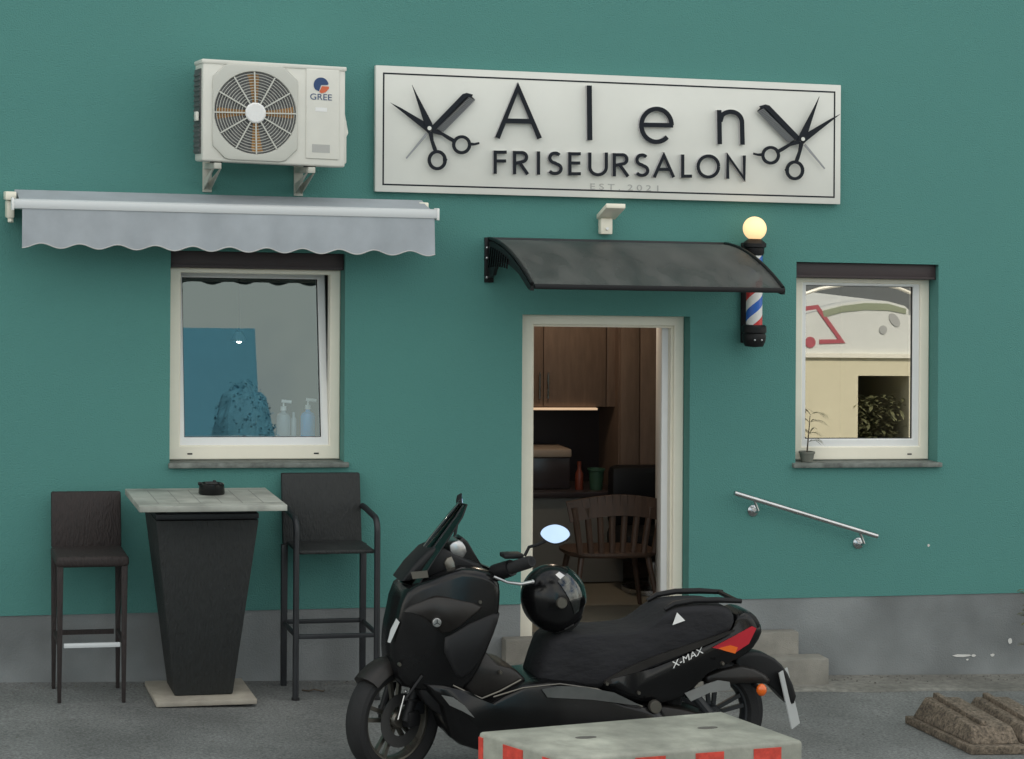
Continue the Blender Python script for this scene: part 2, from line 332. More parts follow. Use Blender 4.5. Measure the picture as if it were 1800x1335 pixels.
def ring_frame(b, x0, x1, z0, z1, wl, wr, wt, wb, y0, y1, bev=.006):   # mitred rectangular frame with soft edges
    def r(y, d): return [Vector((x0+d, y, z0+d)), Vector((x1-d, y, z0+d)), Vector((x1-d, y, z1-d)), Vector((x0+d, y, z1-d))]
    def ri(y, d): return [Vector((x0+wl-d, y, z0+wb-d)), Vector((x1-wr+d, y, z0+wb-d)), Vector((x1-wr+d, y, z1-wt+d)), Vector((x0+wl-d, y, z1-wt+d))]
    R_ = [r(y1, 0), r(y0+bev, 0), r(y0, bev), ri(y0, -bev), ri(y0+bev, 0), ri(y1, 0)]
    # note: ri with negative d lies inside the bar
    R_[3] = [Vector((x0+wl-bev, y0, z0+wb-bev)), Vector((x1-wr+bev, y0, z0+wb-bev)), Vector((x1-wr+bev, y0, z1-wt+bev)), Vector((x0+wl-bev, y0, z1-wt+bev))]
    R_.append(R_[0]); b.rings(R_, cap=False)
def window(W_, tilt, sillu, sillm, label, wl=.07, gm='glass'):
    x0, x1, z0, z1 = W_; ZB = z1-.098; e = .002
    f = MB(); ring_frame(f, x0+e, x1-e, z0+.008, ZB, wl, .062, .03, .082, YF, YF+.07)
    fr = f.build('window', M['white'], bld, smooth=40); fr['label'] = label
    sx0, sx1, sz0, sz1 = x0+wl-.006, x1-.060, z0+.084, ZB-.006
    def tf(q):
        dy, dz = q.y-(YF+.012), q.z-sz0
        return (q.x, YF+.012+dy*math.cos(tilt)+dz*math.sin(tilt), sz0+dz*math.cos(tilt)-dy*math.sin(tilt))
    s = MB(); ring_frame(s, sx0, sx1, sz0, sz1, .036, .046, .042, .052, YF+.014, YF+.075); s.xf(tf).build('sash', M['whitec'], fr, smooth=40)
    g = MB(); ring_frame(g, sx0+.034, sx1-.044, sz0+.05, sz1-.04, .006, .006, .006, .006, YF+.028, YF+.034, .001); g.xf(tf).build('gasket', M['rubber'], fr)
    p = MB(); p.add([(sx0+.03, YF+.036, sz0+.045), (sx1-.04, YF+.036, sz0+.045), (sx1-.04, YF+.036, sz1-.035), (sx0+.03, YF+.036, sz1-.035)], [(0, 1, 2, 3)]); p.xf(tf)  .build('pane', M[gm], fr, smooth=0)
    for u in (.13, .86): MB().box(x0+(x1-x0)*u-.014, x0+(x1-x0)*u+.014, YF-.003, YF+.004, z0+.038, z0+.046).build('drain_slot', M['rubber'], fr)
    h = MB().box(x0+e, x1-e, .035, YF+.1, ZB+.002, z1-.002, .004); h.box(x0+.01, x1-.01, .028, .034, ZB+.006, ZB+.018); h.build('shutter_box', M['brown'], fr)
    s = MB(); a, c = px_(sillu[0], 822, -.035), px_(sillu[1], 822, -.035)
    s.box(a, c, -.035, YF+.002, z0-.022, z0+.006, .004)
    s.build('sill', sillm, fr)
    return fr
window(WL, math.radians(9.6), (297, 614), M['stone'], 'left window with tilted sash under the awning', .072)
window(WR, 0, (1396, 1657), M['stone'], 'right window reflecting a cream building', .092, 'glassr')
# doorway
YD = .10
f = MB(); x0, x1, z1 = DR[0]+.002, DR[1]-.002, DR[3]-.002; z0 = .2; wd = .062
ring = lambda y, d: [Vector((x0+d, y, z0)), Vector((x0+d, y, z1-d)), Vector((x1-d, y, z1-d)), Vector((x1-d, y, z0))]
ring0 = ring; LJ = .032
ring = lambda y, d: [q+Vector((LJ*min(1, max(0, d-.01)/.04), 0, 0)) if i < 2 else q for i, q in enumerate(ring0(y, d))]
rs = [ring(YD+.08, 0), ring(YD+.006, 0), ring(YD, .006), ring(YD, wd-.006), ring(YD+.006, wd), ring(YD+.03, wd), ring(YD+.03, wd+.012), ring(YD+.08, wd+.012)]
vs = [q for r in rs for q in r]; n = 4
f.add(vs, [(i*n+j, i*n+j+1, (i+1)*n+j+1, (i+1)*n+j) for i in range(len(rs)-1) for j in range(3)])
df = f.build('door_frame', M['white'], bld, smooth=40)
b = MB(); ang = math.radians(107); hx, hy = x1-wd-.014, YD+.082
ux, uy = -math.cos(ang)*-1, math.sin(ang)
for (s0, s1, t0, t1, c0, c1) in ((0, .86, -.035, .035, .23, z1-.07),):
    def q(s, t, z): return (hx+math.cos(math.radians(180)-ang)*s+math.sin(ang)*t, hy+math.sin(ang)*s-math.cos(ang)*t*-1, z)
    b.hexa([q(s0, t0, c0), q(s1, t0, c0), q(s1, t1, c0), q(s0, t1, c0)], [q(s0, t0, c1), q(s1, t0, c1), q(s1, t1, c1), q(s0, t1, c1)], .004)
b.build('door_leaf', M['whitec'], df)
MB().box(x0+wd, x1-wd, YD-.01, TW, .165, .205, .004).build('threshold', M['stone'], df)

# interior: one room behind the facade
RX0, RX1, RY0, RY1, RZ0, RZ1 = -4.2, 3.6, TW, 3.4, .2, 2.72
b = MB(); b.add([(RX0, RY1, RZ0), (RX1, RY1, RZ0), (RX1, RY1, RZ1), (RX0, RY1, RZ1)], [(0, 1, 2, 3)])
b.add([(RX0, RY0, RZ0), (RX0, RY1, RZ0), (RX0, RY1, RZ1), (RX0, RY0, RZ1)], [(0, 1, 2, 3)]); b.add([(RX1, RY0, RZ0), (RX1, RY1, RZ0), (RX1, RY1, RZ1), (RX1, RY0, RZ1)], [(0, 1, 2, 3)])
b.add([(RX0, RY0, RZ1), (RX1, RY0, RZ1), (RX1, RY1, RZ1), (RX0, RY1, RZ1)], [(0, 1, 2, 3)])
b.build('inner_wall', M['roomw'], bld, smooth=0)
MB().box(-.25, -.15, RY0+.001, RY1-.001, RZ0+.01, RZ1-.001).build('partition', M['roomw'], bld)
MB().add([(RX0, TW-.02, RZ0), (RX1, TW-.02, RZ0), (RX1, RY1, RZ0), (RX0, RY1, RZ0)], [(0, 1, 2, 3)]).build('inner_floor', M['tile'], bld, smooth=0)
KY = 2.2
def K(u, v, y=KY): return P(u, v, y)
kz = K(990, 858).z
t = thing('wall_cabinet', 'brown wooden wall cabinets seen through the salon doorway', 'cabinet', (.5, KY, K(990, 716).z))
lz, tz = K(990, 716).z, 2.6
ed = [-.14, px_(955, 650, KY), px_(1066, 650, KY), px_(1092, 650, KY)]
MB().box(-.14, ed[3], KY+.02, KY+.35, lz, tz).build('cabinet_body', M['wood'], t)
for i in range(3): MB().box(ed[i]+.004, ed[i+1]-.004, KY, KY+.019, lz+.003, tz-.01, .003).build('cabinet_door', M['wood'], t)
b = MB()
for i in (0, 1): b.tube([(ed[1]+(.03 if i else -.03), KY-.022, lz+.06), (ed[1]+(.03 if i else -.03), KY-.022, lz+.24)], .006, 8)
b.build('handle', M['steel'], t)
sl_ = MB().box(px_(934, 717, KY-.02), px_(1050, 717, KY-.02), KY-.03, KY+.01, lz-.018, lz-.004, .003).build('strip_light', M['strip'])
tag(sl_, 'thin lit strip light under the brown wall cabinets inside the doorway', 'lamp')
t = thing('tall_cupboard', 'tall brown wooden cupboard at the right of the dark kitchen niche inside', 'cupboard', (1.2, KY, .2))
MB().box(px_(1094, 650, KY-.1)-.02, 2.3, KY-.08, KY+.5, .21, 2.62).build('cupboard_body', M['wood'], t)
c0, c1, c2 = px_(1094, 650, KY-.1)-.015, px_(1125, 650, KY-.1), 2.3
for a, c in ((c0, c1), (c1, c2)): MB().box(a+.004, c-.004, KY-.1, KY-.081, .24, 2.6, .003).build('cupboard_door', M['wood'], t)
t = thing('kitchen_counter', 'low kitchen counter with black worktop inside the salon doorway', 'counter', (.5, KY-.2, .2))
MB().box(-.14, c0-.004, KY-.2, KY+.4, .21, kz-.04).build('counter_body', M['roomw'], t)
MB().box(-.14, c0-.004, KY-.23, KY+.4, kz-.038, kz, .004).build('worktop', M['splash'], t)
MB().box(-.14, c0-.004, KY+.36, KY+.38, kz+.002, lz-.002).build('backsplash', M['splash'], t)
t = thing('coffee_machine', 'dark coffee machine with pale top on the black worktop', 'machine', (K(965, 855).x, KY-.1, kz))
a, c = px_(938, 820, KY-.1), px_(1004, 820, KY-.1)
zt = pz_(970, 790, KY-.1)
MB().box(a, c, KY-.08, KY+.2, kz+.002, zt-.06, .01).build('machine_body', M['splash'], t)
MB().box(a-.01, c+.005, KY-.1, KY+.21, zt-.058, zt, .012).build('machine_top', M['beige'], t)
q = K(1018, 855, KY-.1)
t = thing('bottle', 'slim red bottle standing beside the green tub on the worktop', 'bottle', (q.x, q.y, kz))
MB().lathe((q.x, q.y, kz), [(0, .001), (.027, .001), (.028, .01), (.028, .11), (.013, .14), (.013, .17), (0, .171)]).build('bottle_body', M['redb'], t)
MB().lathe((q.x, q.y, kz+.171), [(0, 0), (.015, 0), (.015, .022), (0, .023)]).build('bottle_cap', M['redb'], t)
q = K(1048, 855, KY-.1)
b = MB().lathe((q.x, q.y, kz), [(0, .001), (.043, .001), (.055, .13), (.062, .135), (.062, .145), (.05, .145), (.045, .02), (0, .02)])
tag(b.build('plastic_tub', M['green']), 'small green tub on the black worktop inside the doorway', 'tub')
# spindle back chair
cq = P(1068, 1058, 1.0); cx, cy, cf = cq.x, 1.0, .2; CW = 1.22
t = thing('wooden_chair', 'dark wooden chair with curved spindle back just inside the doorway', 'chair', (cx, cy, cf))
sz = pz_(1070, 972, .8)
b = MB(); rs = []
for z, k in ((sz-.035, .94), (sz-.02, 1), (sz-.004, 1), (sz, .95)):
    rs.append([Vector((cx+(.25*CW*k)*math.copysign(abs(math.cos(a))**.6, math.cos(a)), cy+(.22*k)*math.copysign(abs(math.sin(a))**.6, math.sin(a)), z)) for a in [2*math.pi*i/28 for i in range(28)]])
b.rings(rs).build('seat', M['woodd'], t)
for sx in (-1, 1):
    for sy in (-1, 1): MB().tube([(cx+sx*.18*CW, cy+sy*.14, sz-.03), (cx+sx*.235*CW, cy+sy*.2, cf+.002)], [.02, .014]).build('leg', M['woodd'], t)
bz = pz_(1070, 886, .8)
rail = [(cx+CW*(-.27+.54*i/14), cy-.20-.03*math.cos(math.pi*(i/14-.5)), bz-.05+.045*math.sin(math.pi*i/14)) for i in range(15)]
b = MB()
for i in range(14): b.bar(rail[i], rail[i+1], .026, .13)
b.build('top_rail', M['woodd'], t)
for i in range(8):
    k = i/7; MB().tube([(cx+CW*(-.2+.4*k), cy-.19, sz-.005), (cx+CW*(-.24+.48*k), cy-.215, bz-.02)], .021 if 0 < i < 7 else .022, 8).build('spindle', M['woodd'], t)
q = (px_(1150, 900, 1.6), 1.6, .2)
t = thing('dark_armchair', 'black padded chair half hidden behind the open door leaf', 'chair', q)
MB().box(q[0]-.25, q[0]+.3, 1.45, 1.9, .42, .62, .05).build('seat', M['black'], t)
MB().box(q[0]-.22, q[0]+.3, 1.84, 1.98, .6, 1.02, .05).build('backrest', M['black'], t)
MB().lathe((q[0]+.03, 1.68, .2), [(0, .002), (.22, .002), (.22, .03), (.04, .05), (.04, .22), (0, .22)]).build('pedestal', M['steel'], t)
# bottles on the inner window board
def pump(u, m_, label, k=1.0, y=.42):
    q = P(u, 775, y); z = WL[2]+.10; t = thing('pump_bottle', label, 'bottle', (q.x, y, z), 'bottles on the inner window board')
    MB().lathe((q.x, y, z), [(0, .001), (.034*k, .001), (.036*k, .008), (.036*k, .105*k), (.03*k, .12*k), (.012*k, .13*k), (.012*k, .14*k), (0, .14*k)]).build('bottle_body', m_, t)
    b = MB().lathe((q.x, y, z+.14*k), [(0, 0), (.015*k, 0), (.015*k, .02*k), (.005, .022*k), (.005, .045*k), (0, .045*k)]); b.tube([(q.x-.012, y, z+.188*k), (q.x+.04*k, y-.01, z+.183*k)], .008*k, 8); b.build('pump', M['whitec'], t)
MB().box(WL[0]-.05, WL[1]+.05, TW+.001, TW+.22, WL[2]+.065, WL[2]+.098, .004).build('window_board', M['whitec'], bld)
pump(498, M['bottle'], 'clear pump bottle, left one behind the tilted window pane', 1.15)
pump(541, M['gel'], 'bright blue gel pump bottle behind the tilted window pane', 1.2)
q = P(516, 775, .42); z = WL[2]+.1
tag(MB().lathe((q.x, .42, z), [(0, .001), (.016, .001), (.016, .11), (.008, .125), (.008, .15), (0, .152)]).build('slim_bottle', M['bottle']), 'thin clear bottle between the two pump bottles behind the window', 'bottle', 'bottles on the inner window board')
q = P(420, 600, 1.9)
t = thing('ceiling_spotlight', 'small bright spotlight shining inside behind the tilted window', 'lamp', (q.x, 1.9, RZ1))
MB().tube([(q.x, 1.9, RZ1), (q.x, 1.9, q.z+.06)], .006).build('cord', M['black'], t)
MB().lathe((q.x, 1.9, q.z), [(0, .06), (.02, .06), (.05, 0), (.045, 0), (.018, .055), (0, .055)]).build('lamp_shade', M['whitec'], t)
MB().sphere((q.x, 1.9, q.z+.01), .022, 14).build('bulb', M['bulb'], t)
ll = bpy.data.lights.new('room_fill', 'POINT'); ll.energy = 11; ll.color = (1, .8, .6); ll.shadow_soft_size = .06  # added unseen fill light, brightens the room behind the door; no fixture here
lo = bpy.data.objects.new('room_fill', ll); COL.objects.link(lo); lo.location = (.75, 1.35, 2.5)

# ------------------------------------------------------------------ entrance steps
t = thing('entrance_steps', 'two grey concrete steps leading up to the salon door', 'steps', (.6, -.3, gz(.6)))
y2, y1 = -.10, -.26
xa, xb = px_(1405, 1130, y2), px_(1458, 1180, y1)
MB().box(-.05, xa, y2, -.001, gz(xa)-.1, pz_(1400, 1111, y2), .012).build('step', M['concrete'], t)
MB().box(-.15, xb, y1, y2-.001, gz(xb)-.1, pz_(1450, 1158, y1), .012).build('step', M['concrete'], t)
MB().box(-.15, xb-.2, y2, -.002, gz(xb)-.1, pz_(1450, 1158, y1)-.02).build('step_core', M['concrete'], t)

# ------------------------------------------------------------------ shop sign
YS = -.05
t = thing('shop_sign', 'wide white salon sign with black raised letters and two scissors emblems', 'sign', (.6, YS, 2.83))
a, c = px_(660, 230, YS), px_(1478, 250, YS); z0, z1 = (pz_(661, 340, YS)+pz_(1478, 357, YS))/2, (pz_(660, 118, YS)+pz_(1478, 147, YS))/2
MB().box(a, c, YS, -.008, z0, z1, .004).build('board', M['signw'], t)
b = MB(); ring_frame(b, a+.042, c-.038, z0+.038, z1-.040, .009, .009, .009, .009, YS-.0015, YS+.001, .0004); b.build('border_line', M['navy'], t)
def SX(u, v): q = P(u, v, YS); return (q.x, q.z)
LY0, LY1 = YS-.034, YS-.028
def glyph(name, strokes, wpx=12, m_='navy', y0=LY0, y1=LY1):
    b = MB()
    for st in strokes: b.stroke([SX(*q) for q in st], wpx/300, y0, y1)
    o = b.build(name, M[m_], t, smooth=0); b = MB()
    for st in strokes: b.stroke([SX(*q) for q in st], wpx/300*.97, y1+.004, YS+.004)
    b.build('letter_return', M['return'], o, smooth=0); return o
def ell(cx, cy, rx, ry, a0, a1, n=22): return [(cx+rx*math.cos(math.radians(a0+(a1-a0)*i/n)), cy-ry*math.sin(math.radians(a0+(a1-a0)*i/n))) for i in range(n+1)]
glyph('letter', [[(872, 243), (908, 154), (946, 244)], [(886, 213), (932, 214)]], 8.5)
glyph('letter', [[(1033, 151), (1034, 247)]], 9)
glyph('letter', [[(1127, 220), (1180, 221)], ell(1151, 221, 26.5, 29, 0, 315, 34)], 8)
glyph('letter', [[(1261, 194), (1262, 254)], [(1263, 214)]+ell(1281, 216, 20, 19, 140, 0, 14)+[(1302, 255)]], 8)
def caps(c, u, v, wd, h):        # simple geometric capitals, u left, v top
    r, bt = u+wd, v+h
    if c == 'F': return [[(u, v), (u, bt)], [(u, v+3), (r, v+3)], [(u, v+h*.45), (r-1, v+h*.45)]]
    if c == 'E': return [[(u, v), (u, bt)], [(u, v+3), (r, v+3)], [(u, v+h*.47), (r-1, v+h*.47)], [(u, bt-3), (r, bt-3)]]
    if c == 'L': return [[(u, v), (u, bt)], [(u, bt-3), (r, bt-3)]]
    if c == 'I': return [[(u+wd/2, v), (u+wd/2, bt)]]
    if c == 'R': return [[(u, v), (u, bt)], [(u, v+3), (r-9, v+3)]+ell(r-9, v+h*.27, 8, h*.27-3, 85, -90, 10)+[(u, v+h*.54)], [(u+wd*.45, v+h*.54), (r+1, bt)]]
    if c == 'S': return [ell(u+wd/2, v+h*.27, wd*.42, h*.27-2.5, 35, 265, 14)+ell(u+wd/2, v+h*.73, wd*.48, h*.27-2.5, 90, -150, 16)[1:]]
    if c == 'U': return [[(u, v)]+ell(u+wd/2, bt-wd/2-1, wd/2, wd/2-1, 180, 360, 14)+[(r, v)]]
    if c == 'A': return [[(u-2, bt), (u+wd/2, v+2), (r+2, bt)], [(u+wd*.17, v+h*.66), (u+wd*.83, v+h*.66)]]
    if c == 'O': return [ell(u+wd/2, v+h/2, wd/2, h/2-2, 0, 360, 26)]
    if c == 'N': return [[(u, bt), (u, v), (r, bt), (r, v)]]
row = [('F', 868, 20), ('R', 902, 22), ('I', 940, 8), ('S', 962, 22), ('E', 999, 19), ('U', 1034, 29), ('R', 1077, 23), ('S', 1115, 21), ('A', 1149, 30), ('L', 1197, 16), ('O', 1224, 36), ('N', 1276, 29)]
for c_, u, wd in row: glyph('letter', caps(c_, u, 265+(u-868)*.0215, wd, 41), 5.6)
q0 = SX(1036, 333); q1 = SX(1157, 335)
b = text_mesh('E S T .  2 0 2 1', .05, lambda p: (q0[0]+p.x, YS-.0022-p.z, q0[1]+p.y), .0008)
kx = (q1[0]-q0[0])/(max(v.x for v in b.v)-q0[0]); b.xf(lambda p: (q0[0]+(p.x-q0[0])*kx, p.y, p.z)); b.build('small_lettering', M['greyprint'], t, smooth=0)
def emblem(mir, ox, oy, sc=1.0, ky=1.0):   # scissors and comb, traced in the pixels of the left emblem around its pivot (752,227)
    def T(u, v): return SX(ox+(u-752)*mir*sc, oy+(v-227)*sc*ky)
    def poly(b, pts, y0, y1): b.prism([Vector((*[T(*q)[0]], y0, T(*q)[1])) for q in pts], (0, y1-y0, 0))
    b = MB()
    poly(b, [(684, 181), (702, 190), (748, 217), (758, 227), (751, 235), (742, 227)], LY0, LY1)                       # blade one
    poly(b, [(722, 150), (731, 168), (756, 215), (761, 228), (752, 232), (745, 222)], LY0-.003, LY1-.0005)             # blade two
    b.stroke([T(757, 230), (T(775, 236)), T(788, 244), T(799, 250)], .018, LY0-.001, LY1, [.028, .018, .022, .02])
    b.stroke([T(*q) for q in ell(809, 255, 14, 14, 0, 360, 26)], 5.5/300, LY0-.002, LY1)
    b.stroke([T(823, 254), T(832, 254), T(840, 252)], .012, LY0-.001, LY1, [.02, .014, .012])
    b.stroke([T(754, 232), T(757, 248), T(761, 260), T(764, 268)], .018, LY0-.0035, LY1, [.026, .018, .022, .02])
    b.stroke([T(*q) for q in ell(766, 282, 14, 15, 0, 360, 26)], 5.5/300, LY0-.0045, LY1)
    poly(b, [(776, 272), (784, 281), (777, 292)], LY0-.002, LY1)
    b.build('scissors_emblem', M['navy'], t, smooth=0)
    q = T(752, 226); MB().lathe((q[0], LY0-.0085, q[1]), [(0, 0), (.012, 0), (.012, .004), (0, .004)], (0, 1, 0), 16).build('pivot_screw', M['signw'], t)
    b = MB(); poly(b, [(755, 224), (811, 166), (818, 164), (829, 167), (827, 171), (818, 171), (763, 229)], LY0+.002, LY1)
    b.build('comb_spine', M['navy'], t, smooth=0)
    b = MB(); n = 26
    for i in range(n):
        k = i/(n-1); p = (777+k*54, 231-k*54); p2 = (p[0]-10, p[1]-5)
        b.stroke([T(*p2), T(p[0]+1, p[1]+1)], .0042, LY0+.004, LY1+.001)
    poly(b, [(764, 227), (818, 170), (827, 170), (833, 176), (780, 230), (772, 233)], LY0+.006, LY1)
    b.build('comb_teeth', M['comb'], t, smooth=0)
    b = MB(); b.stroke([T(748, 236), T(712, 279)], .014, LY0+.003, LY1, [.016, .009]); b.build('comb_tail', M['comb'], t, smooth=0)
emblem(1, 752, 227); emblem(-1, 1407, 246, .98)

# ------------------------------------------------------------------ outdoor AC unit
YA = -.42
t = thing('ac_outdoor_unit', 'white outdoor air conditioner unit with round fan grille on wall brackets', 'air conditioner', (-1.47, -.25, 2.96))
a, c = px_(356, 200, YA), px_(607, 200, YA); z0, z1 = pz_(480, 289, YA), pz_(480, 114, YA); XC = (a+c)/2
tl = lambda q: (q.x, q.y, q.z-(q.x-XC)*.016)
def AX(u, v): q = P(u, v, YA); return q.x, q.z+(q.x-XC)*.016
MB().box(a, c, YA, -.12, z0, z1, .012, 3).xf(tl).build('casing', M['acw'], t)
MB().box(a-.006, c+.006, YA-.006, -.114, z1-.014, z1+.010, .006).xf(tl).build('lid', M['acw'], t)
b = MB()                                                 # condenser coil on the left flank
for i in range(16): b.box(a-.012, a-.002, YA+.06, -.14, z0+.05+i*(z1-z0-.1)/16, z0+.05+(i+.45)*(z1-z0-.1)/16)
b.box(a-.006, a-.001, YA+.05, -.13, z0+.04, z1-.04).xf(tl).build('coil', M['fanback'], t)
(fx, fz) = AX(447, 199); fr = .24
x0, z0q = AX(372, 280); x1, z1q = AX(524, 119)
oc = lambda y, d, k: [Vector(q) for q in ((x0+k+d, y, z0q+d), (x1-k-d, y, z0q+d), (x1-d, y, z0q+k+d), (x1-d, y, z1q-k-d), (x1-k-d, y, z1q-d), (x0+k+d, y, z1q-d), (x0+d, y, z1q-k-d), (x0+d, y, z0q+k+d))]
n = 64
def to_oct(ang, y, d, k=.075):
    dx, dz = math.cos(ang), math.sin(ang); best = 9
    hx, hz = (x1-x0)/2-d, (z1q-z0q)/2-d
    for nx, nz, dd in ((1, 0, hx), (-1, 0, hx), (0, 1, hz), (0, -1, hz), (.707, .707, (hx+hz-k)*.707), (-.707, .707, (hx+hz-k)*.707), (.707, -.707, (hx+hz-k)*.707), (-.707, -.707, (hx+hz-k)*.707)):
        den = dx*nx+dz*nz
        if den > 1e-6: best = min(best, dd/den)
    return Vector(((x0+x1)/2+dx*best, y, (z0q+z1q)/2+dz*best))
A_ = [2*math.pi*i/n for i in range(n)]
cxx, czz = (x0+x1)/2, (z0q+z1q)/2; fr = min(x1-x0, z1q-z0q)/2-.012
circ = lambda y, r: [Vector((cxx+r*math.cos(q), y, czz+r*math.sin(q))) for q in A_]
b = MB(); b.rings([[to_oct(q, YA-.001, 0) for q in A_], [to_oct(q, YA-.014, .004) for q in A_], [to_oct(q, YA-.016, .012) for q in A_], circ(YA-.016, fr+.004), circ(YA-.010, fr), circ(YA-.002, fr)], cap=False)
gr = b.xf(tl).build('fan_grille', M['acg'], t, smooth=40)
b = MB()
for i in range(12):
    q = 2*math.pi*i/12+.03; b.bar((cxx+.05*math.cos(q), YA-.018, czz+.05*math.sin(q)), (cxx+fr*math.cos(q), YA-.014, czz+fr*math.sin(q)), .0075, .006, (0, 1, 0))
for r in [.075+.0155*i for i in range(10)]:
    if r < fr-.004: b.tube([(cxx+r*math.cos(q), YA-.013, czz+r*math.sin(q)) for q in A_], .0018, 5, True)
b.xf(tl).build('grille_wire', M['acg'], gr)
MB().lathe((cxx, YA-.026, czz), [(0, 0), (.05, 0), (.058, .006), (.058, .012), (0, .012)], (0, 1, 0), 12).xf(tl).build('grille_hub', M['whitec'], gr)
b = MB().add(circ(YA-.0025, fr+.002), [tuple(range(n))[::-1]]); b.xf(tl).build('fan_opening', M['fanback'], t, smooth=0)
b = MB()
for kb in range(4):
    base = math.pi/2*kb+math.pi/2
    pts = []
    for r, a0 in ((.05, -.25), (.12, -.13), (.2, -.10), (fr-.012, -.06)): pts.append((r, base+a0))
    for r, a0 in ((fr-.012, .22), (.2, .2), (.12, .2), (.05, .28)): pts.append((r, base+a0))
    b.prism([Vector((cxx+r*math.cos(q), YA-.0035-.004*(i < 4), czz+r*math.sin(q))) for i, (r, q) in enumerate(pts)], (0, .0008, 0))
b.xf(tl).build('fan_blade', M['fan'], t, smooth=0)
p0 = AX(537, 279); p1 = AX(597, 124)
MB().box(p0[0], p1[0], YA-.007, YA+.004, p0[1], p1[1], .006, 3).xf(tl).build('service_panel', M['acw'], t)
q = AX(564, 150); R_ = .042
pts = [(q[0]+R_*math.cos(s), q[1]+R_*math.sin(s)) for s in [math.radians(10+210*i/20) for i in range(21)]]+[(q[0]-.012, q[1]-.035), (q[0]+.0, q[1]-.0), (q[0]+.035, q[1]+.002)]
MB().prism([Vector((x, YA-.0095, z)) for x, z in pts], (0, .0015, 0)).xf(tl).build('badge_emblem', M['blue'], t, smooth=0)
pts = [(q[0]-.01, q[1]-.038), (q[0]+.004, q[1]-.006), (q[0]+.044, q[1]-.006), (q[0]+.044, q[1]-.018)]+[(q[0]+.045*math.cos(s), q[1]+.045*math.sin(s)) for s in [math.radians(-32-60*i/10) for i in range(11)]]
MB().prism([Vector((x, YA-.0095, z)) for x, z in pts], (0, .0015, 0)).xf(tl).build('badge_emblem', M['orange'], t, smooth=0)
q0 = AX(544, 175)
b = text_mesh('GREE', .048, lambda p: (q0[0]+p.x*1.12, YA-.0085-p.z, q0[1]+p.y), .0006); b.xf(tl).build('badge_lettering', M['blue'], t, smooth=0)
p0 = AX(554, 196); MB().box(p0[0], p0[0]+.065, YA-.0082, YA-.0075, p0[1], p0[1]+.022).xf(tl).build('sticker', M['whitec'], t)
p0 = AX(548, 268); MB().box(p0[0], p0[0]+.10, YA-.0082, YA-.0075, p0[1], p0[1]+.045).xf(tl).build('sticker', M['greyprint'], t)
b = MB().box(c+.001, c+.03, YA+.10, -.15, z0+.02, z0+.27, .012); b.xf(tl).build('valve_cover', M['acw'], t)
b = MB().tube([(c+.03, -.2, z0+.16), (c+.06, -.15, z0+.2), (c+.055, -.05, z0+.34), (c+.03, .01, z0+.4)], .012); b.xf(tl).build('pipe', M['acw'], t)
b = MB().box(a-.03, a-.013, YA+.05, YA+.12, z0+.22, z0+.27, .004); b.xf(tl).build('clip', M['acw'], t)
for u in (382, 547):
    bx = px_(u, 300, YA+.02); b = MB(); zz = z0-(bx-XC)*.016-.004
    b.box(bx-.02, bx+.02, YA+.0, 0, zz-.035, zz-.002, .003)
    b.prism([Vector((bx-.022, q[0], q[1])) for q in ((YA+.03, zz-.036), (YA+.06, zz-.036), (-.004, zz-.10), (-.004, zz-.155))], (.006, 0, 0))
    b.prism([Vector((bx+.016, q[0], q[1])) for q in ((YA+.03, zz-.036), (YA+.06, zz-.036), (-.004, zz-.10), (-.004, zz-.155))], (.006, 0, 0))
    b.box(bx-.026, bx+.026, -.012, -.001, zz-.165, zz+.12, .002)
    b.build('bracket', M['galv'], t)
    MB().box(bx-.03, bx+.03, YA+.05, YA+.09, zz-.002, zz+.006).build('rubber_foot', M['rubber'], t)

# ------------------------------------------------------------------ awning
YW, YB = -.14, -.36
t = thing('awning', 'grey retracted awning with scalloped valance above the left window', 'awning', (-1.7, -.1, 2.6))
a, c = px_(24, 360, YB), px_(767, 370, YB); zt, zb = pz_(400, 359, YB), pz_(400, 377, YB)
prof = [(YB-.012, zb+.006), (YB-.018, (zt+zb)/2), (YB-.012, zt-.008), (YB, zt), (YB+.05, zt), (YB+.055, zt-.01), (YB+.055, zb), (YB, zb)]
MB().rings([[Vector((x, y, z)) for y, z in prof] for x in (a, c)]).build('front_bar', M['alu'], t)
for x in (a-.012, c): MB().box(x, x+.014, YB-.022, YB+.062, zb-.006, zt+.006, .004).build('end_cap', M['whitec'], t)
zr = pz_(400, 344, YW)
b = MB(); N = 24
b.rings([[Vector((x, YB+.02, zt+.001)), Vector((x, (YB+YW)/2, (zt+zr)/2-.006)), Vector((x, YW, zr)), Vector((x, YW, zr-.004)), Vector((x, (YB+YW)/2, (zt+zr)/2-.012)), Vector((x, YB+.02, zt-.003))] for x in [a+.03+(c-a-.06)*i/N for i in range(N+1)]])
b.build('fabric', M['fabric'], t)
MB().tube([(a+.02, -.09, zr-.04), (c-.02, -.09, zr-.04)], .042, 16).build('roller', M['fabric'], t)
MB().box(a-.02, c+.0, -.05, -.002, zr-.09, zr-.03, .006).build('wall_rail', M['whitec'], t)
va, vc = px_(39, 400, YB-.01), px_(764, 400, YB-.01)
zv = pz_(400, 440, YB-.01); NX = 220; NZ = 8; vs = []; fs = []
for i in range(NX+1):
    k = i/NX; x = va+(vc-va)*k
    ph = 2*math.pi*k*11.2
    zl = zv+.013*math.cos(ph-math.pi*1.0)
    for j in range(NZ+1):
        h = j/NZ; z = zb+.004+(zl-zb)*h
        y = YB-.006+h*(.010*math.sin(k*31)+.008*math.sin(k*73+1))-.008*h
        vs.append((x, y, z))
o = len(vs); vs2 = [(q[0], q[1]+.0025, q[2]) for q in vs]
